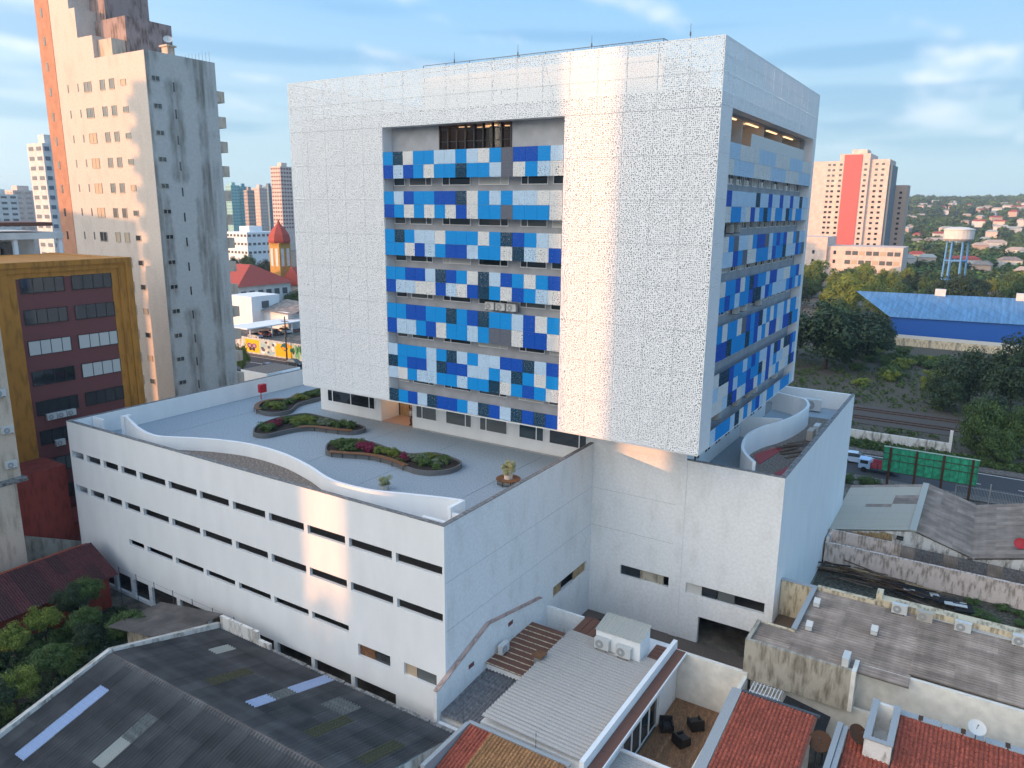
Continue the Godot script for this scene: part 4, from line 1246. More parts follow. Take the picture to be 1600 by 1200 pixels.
	for k in 2:
		var a: Array = prof[k]
		var b: Array = prof[k + 1]
		w.hexa([Vector3(0.02, a[1], a[0]), Vector3(0.34, a[1], a[0]), Vector3(0.34, b[1], b[0]), Vector3(0.02, b[1], b[0]), Vector3(0.02, a[1] + 0.06, a[0]), Vector3(0.34, a[1] + 0.06, a[0]), Vector3(0.34, b[1] + 0.06, b[0]), Vector3(0.02, b[1] + 0.06, b[0])])
	wpart("coping", w, mat("pink_cap", lin(0.5, 0.36, 0.32), 0.9, T["streak"], 0.5), t)
	for q in [[-2.4, 4.3], [-7.2, 5.0]]:
		bx("vent_brick", t, Vector3(0.28, q[1], q[0] - 0.3), Vector3(0.3, q[1] + 0.3, q[0] + 0.3), M["maroon"])
	sheet_roof(t, Vector3(0.3, 3.25, -4.8), Vector3(0, -0.35, 5.6), Vector3(3.28, 0, 0), 2.8, 0.95, 0.24, 0.05, func(_i, _j, _a, _b): return M["metal_roof_dark"])
	for i in 10:
		bx("brown_sheet", t, Vector3(0.3, 3.72 + 0.0 * i, -10.2 + i * 0.62), Vector3(3.58, 3.8, -9.62 + i * 0.62), M["brown_roof"])
		bx("roof_seam", t, Vector3(0.3, 3.8, -9.62 + i * 0.62), Vector3(3.58, 3.85, -9.58 + i * 0.62), M["cream_stain"])
	sheet_roof(t, Vector3(3.6, 4.3, 1.35), Vector3(6.9, -0.18, 0), Vector3(0, 0, -11.3), 3.45, 1.0, 0.28, 0.05, func(_i, _j, _a, _b): return M["metal_roof"])
	for i in 4:
		bx("brown_sheet", t, Vector3(3.6 + i * 0.56, 4.05, -12.6), Vector3(4.12 + i * 0.56, 4.14, -10.0), M["brown_roof"])
		bx("brown_sheet", t, Vector3(9.4, 4.05, -11.9 + i * 0.5), Vector3(10.45, 4.13, -11.45 + i * 0.5), M["brown_roof"])
	w = MB.new()   # raised box carrying the units
	w.hexa([Vector3(6.0, 4.1, -9.2), Vector3(9.25, 4.1, -9.2), Vector3(9.25, 4.1, -10.9), Vector3(6.0, 4.1, -10.9), Vector3(6.0, 5.6, -9.2), Vector3(9.25, 5.6, -9.2), Vector3(9.25, 5.9, -10.9), Vector3(6.0, 5.9, -10.9)])
	wpart("roof_box", w, M["white"], t)
	sheet_roof(t, Vector3(6.0, 5.98, -11.0), Vector3(0, -0.33, 1.85), Vector3(3.3, 0, 0), 1.9, 1.1, 0.22, 0.03, func(_i, _j, _a, _b): return M["fibro_pale"])
	bx("parapet", t, Vector3(10.5, 3.0, -12.2), Vector3(10.78, 4.75, 2.0), M["white"])
	for i in 7:
		bx("eave_sheet", t, Vector3(10.8, 4.1, -12.0 + i * 2.0), Vector3(11.5, 4.18, -10.02 + i * 2.0), M["brown_roof"])
	bx("eave_fascia", t, Vector3(11.5, 4.02, -12.0), Vector3(11.56, 4.2, 2.0), M["white_trim"])
	w = MB.new()
	w.box(Vector3(10.55, 2.55, -12.1), Vector3(10.9, 3.95, 2.0)); w.box(Vector3(10.55, 0, -12.1), Vector3(10.9, 2.55, -8.9)); w.box(Vector3(10.52, 0, -8.9), Vector3(10.7, 2.55, 2.0))
	wpart("patio_side_wall", w, M["white_court"], t)
	for i in 5:
		win(t, Vector3(10.72, 1.4, -8.2 + i * 1.4), 1.36, 2.2, PI / 2, [], M["white_trim"], M["glass_blue"] if i > 0 else M["glass"])
	ac("air conditioner on the brown roof against the gabled white wall", Vector3(0.75, 3.86, -5.6), PI / 2, "", "plastic_white", 1.1)
	ac("air conditioner on the white roof box, the one nearer the brown roof", Vector3(6.6, 4.35, -9.0), 0, "", "plastic_white", 1.25)
	ac("air conditioner on the white roof box, the one nearer the patio", Vector3(8.2, 4.3, -8.95), 0, "", "plastic_white", 1.25)
	var v := thing("roof_chimney", "small brown square vent with a metal cowl on the grey metal roof", "vent", Vector3(3.5, 3.85, -5.7))
	var vb := MB.new()
	vb.box(Vector3(-0.25, 0, -0.25), Vector3(0.25, 0.6, 0.25))
	part("shaft", mesh_of(vb), M["steel"], v)
	vb = MB.new()
	vb.box(Vector3(-0.4, 0.7, -0.4), Vector3(0.4, 0.78, 0.4)); vb.box(Vector3(-0.05, 0.6, -0.05), Vector3(0.05, 0.7, 0.05))
	part("cowl", mesh_of(vb), M["wood"], v)
	for q in [[0.1, -1.0], [2.0, 0.9], [3.7, -4.3], [3.7, -8.8], [7.5, 1.5]]:
		var po := MB.new()
		po.tube(Vector3(q[0], 2.5, q[1]), Vector3(q[0], 5.0, q[1]), 0.02, 0.015, 6)
		one("fence_rod", po, M["dark_steel"], "thin electric fence rod standing along the white house roof edge", "rod", "fence rods")
	# patio
	var d := thing("wooden_deck", "brown plank deck of the walled patio with black armchairs", "deck", Vector3(12.8, 0, -8))
	var boards := [0, 0]
	for i in 22:
		var z := -12.25
		var k := 0
		while z < -1.0:
			var l := 2.4 if (i + k) % 2 else 1.7
			bx("plank", d, Vector3(10.92 + i * 0.2, 0.2, z), Vector3(11.113 + i * 0.2, 0.3, minf(z + l - 0.01, -1.0)), M["deck%d" % (rng.randi() % 4)])
			z += l; k += 1
	w = MB.new()
	w.box(Vector3(10.55, 0, -12.6), Vector3(15.6, 3.85, -12.3)); w.box(Vector3(15.35, 0, -12.3), Vector3(15.6, 3.6, 0))
	one("patio_wall", w, M["cream"], "tall cream wall closing the patio behind the armchairs", "wall")
	for q in [[11.6, -8.6, 0.5, "black wicker armchair with its back to the glass doors"], [13.1, -9.9, -2.4, "black wicker armchair nearest the cream patio wall"], [12.9, -7.9, 2.6, "black wicker armchair with a cushion, farthest from the cream patio wall"]]:
		var c := thing("armchair", q[3], "armchair", Vector3(q[0], 0.3, q[1]), "patio armchairs", q[2])
		for s in [["seat", Vector3(-0.3, 0.1, -0.35), Vector3(0.3, 0.4, 0.4)], ["backrest", Vector3(-0.45, 0.05, -0.5), Vector3(0.45, 0.78, -0.35)], ["armrest", Vector3(-0.45, 0.05, -0.35), Vector3(-0.3, 0.6, 0.4)], ["armrest", Vector3(0.3, 0.05, -0.35), Vector3(0.45, 0.6, 0.4)], ["cushion", Vector3(-0.28, 0.4, -0.33), Vector3(0.28, 0.5, 0.38)]]:
			var b := MB.new()
			var a: Vector3 = s[1]
			var e: Vector3 = s[2]
			b.hexa([Vector3(a.x, a.y, e.z), Vector3(e.x, a.y, e.z), Vector3(e.x, a.y, a.z), Vector3(a.x, a.y, a.z), Vector3(a.x + 0.03, e.y, e.z - 0.03), Vector3(e.x - 0.03, e.y, e.z - 0.03), Vector3(e.x - 0.03, e.y, a.z + 0.03), Vector3(a.x + 0.03, e.y, a.z + 0.03)])
			part(s[0], mesh_of(b), M["leather"], c)
		for sx in [-0.38, 0.38]:
			for sz in [-0.4, 0.33]:
				var b := MB.new()
				b.box(Vector3(sx - 0.03, 0, sz - 0.03), Vector3(sx + 0.03, 0.1, sz + 0.03))
				part("leg", mesh_of(b), M["black_metal"], c)
	t = thing("patio_canopy", "grey metal canopy with white edge at the open end of the patio", "canopy", Vector3(12.4, 0, -0.5))
	sheet_roof(t, Vector3(11.2, 2.95, 0.6), Vector3(2.9, -0.1, 0), Vector3(0, 0, -2.5), 2.9, 0.8, 0.2, 0.025, func(_i, _j, _a, _b): return M["metal_roof"])
	bx("fascia", t, Vector3(11.05, 2.7, -2.15), Vector3(14.3, 3.08, -2.0), M["white_trim"])
	bx("fascia", t, Vector3(11.05, 2.7, -2.0), Vector3(11.18, 3.08, 1.0), M["white_trim"])
	for x in [11.2, 14.1]: bx("post", t, Vector3(x - 0.06, 0.3, -2.14), Vector3(x + 0.06, 2.7, -2.02), M["white_trim"])
	# clay roofed houses at the near edge
	t = thing("clay_house", "house with red clay tile roof and grey gutter beside the patio", "house", Vector3(18.4, 0, -3))
	tile_roof(t, Vector3(16.35, 5.3, -8.0), Vector3(0, -1.2, 8.0), Vector3(4.35, 0, 0), "tile_red", true)
	w = MB.new()
	w.box(Vector3(16.4, 0, -7.7), Vector3(20.5, 4.0, 0)); w.box(Vector3(15.62, 0, -7.9), Vector3(16.3, 3.9, 1.0))
	wpart("wall", w, M["cream"], t)
	w = MB.new()
	w.hexa([Vector3(15.7, 3.95, 0.5), Vector3(16.32, 4.0, 0.5), Vector3(16.32, 5.2, -8.2), Vector3(15.7, 5.15, -8.2), Vector3(15.7, 4.1, 0.5), Vector3(16.32, 4.12, 0.5), Vector3(16.32, 5.34, -8.2), Vector3(15.7, 5.3, -8.2)])
	wpart("gutter", w, M["flashing"], t)
	bx("gutter", t, Vector3(16.3, 5.22, -8.25), Vector3(20.8, 5.34, -8.05), M["dark_steel"])
	t = thing("red_tile_house", "house with broad red clay roof, raised skylight well and patched grey flashing", "house", Vector3(26, 0, -7))
	var hr := MB.new()
	tile_roof(t, Vector3(24.7, 5.5, -10.6), Vector3(0, -1.3, 8.5), Vector3(7.4, 0, 0), "tile_red", true)
	tile_roof(t, Vector3(22.35, 5.1, -8.2), Vector3(0, -0.9, 5.9), Vector3(2.3, 0, 0), "tile_red", true)
	hr.box(Vector3(22.3, 0, -8.1), Vector3(31.9, 3.8, -2.5)); hr.box(Vector3(24.7, 0, -10.4), Vector3(31.9, 4.9, -8.1))
	wpart("wall", hr, M["cream"], t)
	for i in 7:
		w = MB.new()
		w.obox(Transform3D(Basis(Vector3.UP, 0.02), Vector3(25.2 + i * 1.05, 5.55, -10.75 + 0.02 * i)), Vector3(0.98, 0.06, 0.5))
		wpart("flashing_sheet", w, M["flashing"], t)
		if i % 2 == 0: bx("rust_patch", t, Vector3(25.62 + i * 1.05, 5.585, -10.98), Vector3(25.85 + i * 1.05, 5.595, -10.5), M["rust"])
	w = MB.new()
	w.box(Vector3(23.3, 4.2, -10.5), Vector3(23.55, 5.95, -6.6)); w.box(Vector3(24.4, 4.2, -10.5), Vector3(24.65, 5.95, -6.6)); w.box(Vector3(23.55, 4.2, -10.5), Vector3(24.4, 5.95, -10.3)); w.box(Vector3(23.55, 4.2, -6.8), Vector3(24.4, 5.95, -6.6)); w.box(Vector3(23.55, 4.2, -10.3), Vector3(24.4, 4.3, -6.8))
	wpart("skylight_well", w, M["white_stain"], t)
	for q in [[23.24, -10.56, 23.6, -6.54], [24.36, -10.56, 24.71, -6.54]]: bx("well_coping", t, Vector3(q[0], 5.96, q[1]), Vector3(q[2], 6.03, q[3]), M["flashing"])
	bx("well_coping", t, Vector3(23.6, 5.96, -6.86), Vector3(24.36, 6.03, -6.54), M["flashing"])
	bx("valley_gutter", t, Vector3(21.75, 4.95, -8.3), Vector3(22.05, 5.3, -2.6), M["flashing"])
	bx("valley_gutter", t, Vector3(22.08, 5.0, -8.25), Vector3(22.34, 5.22, -2.6), M["flashing"])
	ac("air conditioner inside the skylight well of the red clay roof", Vector3(23.95, 4.35, -7.4), 0)
	t = thing("orange_tile_house", "house corner with orange clay tiles beside a red tiled patch", "house", Vector3(6.5, 0, 5))
	tile_roof(t, Vector3(5.15, 4.3, 2.3), Vector3(0, -0.9, 4.6), Vector3(4.75, 0, 0), "tile_orange", true)
	tile_roof(t, Vector3(3.5, 4.3, 2.3), Vector3(0, -0.9, 4.6), Vector3(1.6, 0, 0), "tile_red", true)
	for i in 11:
		var hc := MB.new()
		hc.tube(Vector3(5.1, 4.36 - 0.082 * i, 2.35 + 0.42 * i), Vector3(5.1, 4.36 - 0.082 * (i + 1.1), 2.35 + 0.42 * (i + 1.1)), 0.1, 0.12, 8)
		wpart("hip_tile", hc, M["tile_orange%d" % (i % 4)], t)
	w = MB.new()
	w.box(Vector3(3.6, 0, 2.5), Vector3(9.8, 3.2, 6.5))
	wpart("wall", w, M["cream"], t)
	bx("gutter", t, Vector3(3.3, 4.2, 2.0), Vector3(10.0, 4.36, 2.25), M["flashing"])
	bx("gutter", t, Vector3(3.2, 3.5, 2.26), Vector3(3.46, 4.36, 6.5), M["flashing"])
	# narrow court between clay roofs and the long building
	w = MB.new()
	w.box(Vector3(15.7, 0, -13.2), Vector3(23.2, 3.4, -12.95))
	one("boundary_wall", w, M["cream"], "low cream boundary wall below the stained concrete parapet", "wall")
	t = thing("pergola", "white bar pergola over the narrow court behind the clay roof", "pergola", Vector3(17, 0, -11))
	for i in 9: bx("bar", t, Vector3(16.05 + i * 0.22, 3.3, -12.7), Vector3(16.1 + i * 0.22, 3.38, -9.2), M["white_trim"])
	for i in 4: bx("crossbar", t, Vector3(16.0, 3.22, -12.5 + i * 1.0), Vector3(17.95, 3.29, -12.44 + i * 1.0), M["white_trim"])
	for q in [[16.08, -12.6], [17.85, -12.6], [16.08, -9.3], [17.85, -9.3]]: bx("post", t, Vector3(q[0] - 0.04, 0, q[1] - 0.04), Vector3(q[0] + 0.04, 3.22, q[1] + 0.04), M["white_trim"])
	t = thing("dark_canopy", "black sheet canopy on a frame next to the white pergola", "canopy", Vector3(19.3, 0, -10.5))
	w = MB.new()
	w.hexa([Vector3(18.1, 3.1, -9.0), Vector3(20.9, 3.0, -8.6), Vector3(21.0, 3.3, -11.4), Vector3(18.2, 3.4, -12.0), Vector3(18.1, 3.14, -9.0), Vector3(20.9, 3.04, -8.6), Vector3(21.0, 3.34, -11.4), Vector3(18.2, 3.44, -12.0)])
	wpart("sheet", w, mat("black_sheet", lin(0.02, 0.02, 0.022), 0.7, T["blotch"], 0.5), t)
	for q in [[18.3, -9.2], [20.7, -8.9], [20.8, -11.2]]: bx("post", t, Vector3(q[0] - 0.05, 0, q[1] - 0.05), Vector3(q[0] + 0.05, 3.05, q[1] + 0.05), M["dark_steel"])
	dish("rusty satellite dish by the black canopy", Vector3(21.2, 4.2, -6.4), 0.62, "rust", Vector3(-0.1, 0.8, 0.5))
	dish("rusty satellite dish beside the skylight well", Vector3(22.9, 4.9, -7.2), 0.55, "rust", Vector3(0.5, 0.75, 0.35))
	dish("white satellite dish at the patched flashing edge of the red clay roof", Vector3(28.4, 5.6, -10.3), 0.45, "plastic_white", Vector3(0.1, 0.8, 0.5))
	# long building with the grey fibre cement roof
	t = thing("long_building", "long low building with wide grey corrugated roof and stained cream parapets", "building", Vector3(24, 0, -18))
	sheet_roof(t, Vector3(17.75, 5.95, -12.75), Vector3(7.0, 0.0, 0), Vector3(0, 0, -9.6), 2.33, 1.07, 0.34, 0.09, pick4("fibro_grey"))
	sheet_roof(t, Vector3(24.75, 5.95, -14.25), Vector3(9.0, 0.0, 0), Vector3(0, 0, -8.1), 2.25, 1.0, 0.34, 0.09, pick4("fibro_grey"))
	sheet_roof(t, Vector3(15.5, 5.95, -12.75), Vector3(2.25, 0.0, 0), Vector3(0, 0, -2.7), 2.25, 0.9, 0.34, 0.09, pick4("fibro_grey"))
	w = MB.new()
	w.box(Vector3(15.25, 3.4, -12.72), Vector3(21.75, 6.2, -12.45)); w.box(Vector3(15.25, 0, -15.5), Vector3(15.5, 6.2, -12.72)); w.box(Vector3(15.5, 3.42, -12.9), Vector3(21.6, 5.8, -12.73))
	wpart("front_parapet", w, M["concrete_stain"], t)
	w = MB.new()
	w.box(Vector3(21.75, 0, -14.2), Vector3(34, 5.95, -13.95)); w.box(Vector3(21.75, 3.4, -13.95), Vector3(22.0, 6.2, -12.45)); w.box(Vector3(15.5, 0, -25.0), Vector3(34, 3.3, -14.2))
	wpart("wall", w, M["cream"], t)
	w = MB.new()
	w.box(Vector3(15.3, 3.3, -22.5), Vector3(17.7, 6.25, -22.2)); w.box(Vector3(17.55, 3.3, -22.2), Vector3(17.75, 6.15, -15.4)); w.box(Vector3(15.3, 3.3, -15.65), Vector3(17.55, 6.1, -15.45))
	wpart("light_well_wall", w, M["cream_stain"], t)
	bx("light_well_floor", t, Vector3(15.3, 3.31, -22.2), Vector3(17.55, 3.4, -15.65), M["timber_old"])
	for q in [[15.2, -22.55, 17.85, -22.15], [17.5, -22.15, 17.85, -15.4]]: bx("light_well_coping", t, Vector3(q[0], 6.25, q[1]), Vector3(q[2], 6.33, q[3]), M["flashing"])
	w = MB.new()
	w.box(Vector3(17.85, 3.3, -22.75), Vector3(21.8, 6.35, -22.4)); w.box(Vector3(21.8, 3.3, -23.4), Vector3(34, 6.5, -22.55)); w.box(Vector3(21.8, 6.5, -23.4), Vector3(22.2, 6.95, -22.55))
	wpart("back_parapet", w, M["cream_stain"], t)
	bx("pipe", t, Vector3(25.5, 6.02, -22.5), Vector3(34, 6.1, -22.42), M["plastic_white"])
	bx("pipe", t, Vector3(27.5, 6.02, -22.3), Vector3(34, 6.1, -22.22), M["plastic_white"])
	ac("air conditioner on the long roof, first along the back parapet from its step", Vector3(23.4, 6.0, -22.1), 0.0, "", "plastic_white", 1.15)
	ac("air conditioner on the long roof, second along the back parapet from its step", Vector3(25.0, 6.0, -21.9), 0.0, "", "plastic_old", 1.15)
	ac("air conditioner on the long roof, third along the back parapet, above the white pipes", Vector3(27.3, 6.0, -21.8), 0.0, "", "plastic_white", 1.15)
	ac("air conditioner on the long roof, fourth along the back parapet", Vector3(30.6, 6.0, -21.9), 0.0, "", "plastic_white", 1.15)
	ac("bluish air conditioner at the end of the stained concrete parapet", Vector3(21.3, 6.0, -13.2), PI / 2, "", "plastic_white", 1.2)
	for q in [[18.3, -19.9, "beside the light well"], [18.5, -16.3, "below the light well corner"], [22.3, -18.1, "in the middle of the roof"]]:
		var m := thing("roof_vent", "small white bent vent hood on the grey corrugated roof " + q[2], "vent", Vector3(q[0], 5.95, q[1]))
		var b := MB.new()
		b.tube(Vector3(0, 0, 0), Vector3(0, 0.45, 0), 0.12, 0.12, 8)
		part("pipe", mesh_of(b), M["plastic_white"], m)
		b = MB.new()
		b.obox(Transform3D(Basis(Vector3.RIGHT, 0.5), Vector3(0, 0.55, 0.12)), Vector3(0.42, 0.16, 0.5)); b.box(Vector3(-0.2, 0.2, 0.2), Vector3(0.2, 0.5, 0.35))
		part("hood", mesh_of(b), M["plastic_white"], m)

func dish(label: String, at: Vector3, r: float, m: String, aim: Vector3) -> void:
	var t := thing("satellite_dish", label, "satellite dish", at)
	var b := MB.new()
	var prof := []
	for i in 7: prof.append(Vector2(r * i / 6.0, r * 0.25 * (i / 6.0) * (i / 6.0)))
	for i in 7: prof.append(Vector2(r * (6 - i) / 6.0, r * 0.25 * ((6 - i) / 6.0) * ((6 - i) / 6.0) - 0.02))
	b.lathe(Vector3.ZERO, prof, 20)
	var y := aim.normalized()
	var x := y.cross(Vector3(0, 0, 1)).normalized()
	var bs := Basis(x, y, x.cross(y))
	part("reflector", mesh_of(b), M[m], t, Transform3D(bs, Vector3(0, 0.7, 0)))
	b = MB.new()
	b.tube(Vector3.ZERO, Vector3(0, 0.7, 0), 0.03, 0.03, 6)
	part("mast", mesh_of(b), M["dark_steel"], t)
	b = MB.new()
	b.tube(Vector3(0, 0.7, 0), Vector3(0, 0.7, 0) + y * r * 0.8, 0.012, 0.012, 5)
	b.tube(Vector3(0, 0.7, 0) + y * r * 0.8, Vector3(0, 0.7, 0) + y * r * 0.9, 0.04, 0.04, 6)
	part("feed", mesh_of(b), M["dark_steel"], t)

func yard() -> void:
	var w := MB.new()
	w.box(Vector3(15.4, -0.05, -41.2), Vector3(45, 2.25, -40.9))
	one("yard_wall", w, M["pink_wall"], "long pink and white yard wall with rust and mould stains", "wall")
	w = MB.new()
	w.box(Vector3(15.4, 1.6, -43.0), Vector3(21.8, 2.9, -42.8)); w.box(Vector3(15.4, 0.0, -42.8), Vector3(15.7, 2.6, -41.2))
	one("painted_fence_wall", w, M["pink_wall"], "short pale pink wall behind the yard wall next to the podium", "wall")
	var f := thing("sheet_fence", "grey corrugated sheet fence on posts behind the yard wall", "fence", Vector3(27, 0, -42))
	for i in 9:
		part("sheet", corr_mesh(1.6, 1.15, 0.12, 0.02), M["metal_roof_dark"] if i % 3 else M["fibro_grey1"], f, Transform3D(Basis(Vector3.UP, Vector3(0, 0, 1), Vector3.RIGHT), Vector3(-5.1 + i * 1.17, 1.5, -0.05)))
		bx("post", f, Vector3(21.85 + i * 1.17, 0, -42.25), Vector3(21.95 + i * 1.17, 3.25, -42.1), M["concrete_stain"])
	# shed with light and dark roof halves
	var t := thing("gabled_shed", "low shed whose roof is pale sheets on one side and brown-grey on the other", "shed", Vector3(24, 0, -50))
	var pk := func(i, j, _a, _b):
		if (i == 0 and j in [8, 9, 10]) or (i == 1 and j == 7) or (j == 14): return M["fibro_grey%d" % (j % 4)]
		return M["fibro_pale"]
	sheet_roof(t, Vector3(22.6, 4.2, -43.4), Vector3(-7.4, -1.6, 0), Vector3(0, 0, -15.0), 2.5, 1.0, 0.2, 0.03, pk)
	sheet_roof(t, Vector3(22.6, 4.2, -43.4), Vector3(4.8, -1.4, 0), Vector3(0, 0, -15.5), 2.4, 1.0, 0.26, 0.055, pick4("fibro_grey"))
	w = MB.new()
	w.hexa([Vector3(15.6, 0, -43.6), Vector3(22.6, 0, -43.6), Vector3(22.6, 0, -58), Vector3(15.6, 0, -58), Vector3(15.6, 2.5, -43.6), Vector3(22.6, 4.1, -43.6), Vector3(22.6, 4.1, -58), Vector3(15.6, 2.5, -58)])
	w.hexa([Vector3(22.6, 0, -43.6), Vector3(27.3, 0, -43.6), Vector3(27.3, 0, -58), Vector3(22.6, 0, -58), Vector3(22.6, 4.1, -43.6), Vector3(27.3, 2.7, -43.6), Vector3(27.3, 2.7, -58), Vector3(22.6, 4.1, -58)])
	wpart("wall", w, M["white_stain"], t)
	for i in 5: bx("gable_board", t, Vector3(15.7 + i * 1.05, 1.6, -43.58), Vector3(16.73 + i * 1.05, 2.55 + 0.22 * i, -43.5), M["wood_door"])
	bx("small_window", t, Vector3(21.3, 3.0, -43.58), Vector3(21.9, 3.4, -43.52), M["glass"])
	bx("ridge_cap", t, Vector3(22.3, 4.23, -58.6), Vector3(22.9, 4.36, -43.3), M["fibro_pale"])
	t = thing("end_shed", "brown-grey corrugated shed roof rising from the valley gutter by the red dish", "shed", Vector3(32, 0, -50))
	sheet_roof(t, Vector3(36.0, 5.0, -43.2), Vector3(-8.6, -2.3, 0), Vector3(0, 0, -15.5), 2.2, 1.0, 0.26, 0.055, pick4("fibro_grey"))
	w = MB.new()
	w.hexa([Vector3(27.5, 0, -43.5), Vector3(36.0, 0, -43.5), Vector3(36.0, 0, -58), Vector3(27.5, 0, -58), Vector3(27.5, 2.5, -43.5), Vector3(36.0, 4.8, -43.5), Vector3(36.0, 4.8, -58), Vector3(27.5, 2.5, -58)])
	wpart("wall", w, M["white_stain"], t)
	dish("red satellite dish on the end shed roof", Vector3(31.2, 3.6, -45.5), 0.5, "fire_red", Vector3(-0.1, 0.5, 0.9))
	# yard ground and its timber
	for i in 46:
		var b := MB.new()
		var l := rng.randf_range(2.0, 5.0)
		var p := Vector3(rng.randf_range(16.5, 25.0), 0.06 + 0.02 * i, 0)
		p.z = -39.2 + (p.x - 16.5) * 0.12 + rng.randf_range(-1.2, 1.6)
		b.obox(Transform3D(Basis(Vector3.UP, rng.randf_range(-0.35, 0.25)) * Basis(Vector3(0, 0, 1), rng.randf_range(-0.06, 0.06)), p), Vector3(l, 0.06, rng.randf_range(0.08, 0.22)))
		one("timber_board", b, M[["timber_old", "timber_old", "rust", "wood_door", "timber_old", "timber_dark"][i % 6]], "weathered timber board in the heap along the stained yard wall", "board", "timber heap boards")
	for i in 9:
		var b := MB.new()
		b.obox(Transform3D(Basis(Vector3.UP, rng.randf_range(-0.5, 0.5)) * Basis(Vector3.RIGHT, rng.randf_range(-0.3, 0.3)), Vector3(22.5 + i * 0.62, 0.3 + rng.randf_range(0, 0.3), -38.2 + rng.randf_range(-0.8, 0.8))), Vector3(rng.randf_range(0.9, 1.8), 0.05, rng.randf_range(0.6, 1.1)))
		one("scrap_sheet", b, M[["timber_dark", "plastic_white", "timber_dark"][i % 3]], "black or white scrap sheet lying at the end of the timber heap", "scrap", "scrap sheets by the timber heap")
	for i in 7: bush("yard_weed", "low green weeds at the grassy end of the yard wall", Vector3(29 + rng.randf_range(-0.8, 3), 0, -39.5 + rng.randf_range(-0.8, 2.5)), 1.6, 0.6, "leaf_mid", "weeds in the yard", i)
	for i in 5:
		var b := MB.new()
		b.obox(Transform3D(Basis(Vector3.UP, rng.randf()), Vector3(1.5 + i * 0.5, 0.2, -18.6 + rng.randf_range(-0.4, 0.4))), Vector3(1.4, 0.1, 0.12))
		one("rubble_beam", b, M["timber_dark"], "short dark beam lying at the foot of the podium court wall", "beam", "beams in the court")
	var r := MB.new()
	r.obox(Transform3D(Basis(Vector3.UP, -0.05), Vector3(7.2, 0.4, -17.6)), Vector3(4.0, 0.5, 0.5))
	one("red_roll", r, M["red_tarp"], "long red covered roll on the court floor behind the patio wall", "roll")
	r = MB.new()
	r.obox(Transform3D(Basis(Vector3.UP, 0.1), Vector3(11.6, 0.35, -16.6)), Vector3(2.2, 0.5, 0.7))
	one("red_roll", r, M["red_tarp"], "short red covered heap in front of the podium garage door", "roll")

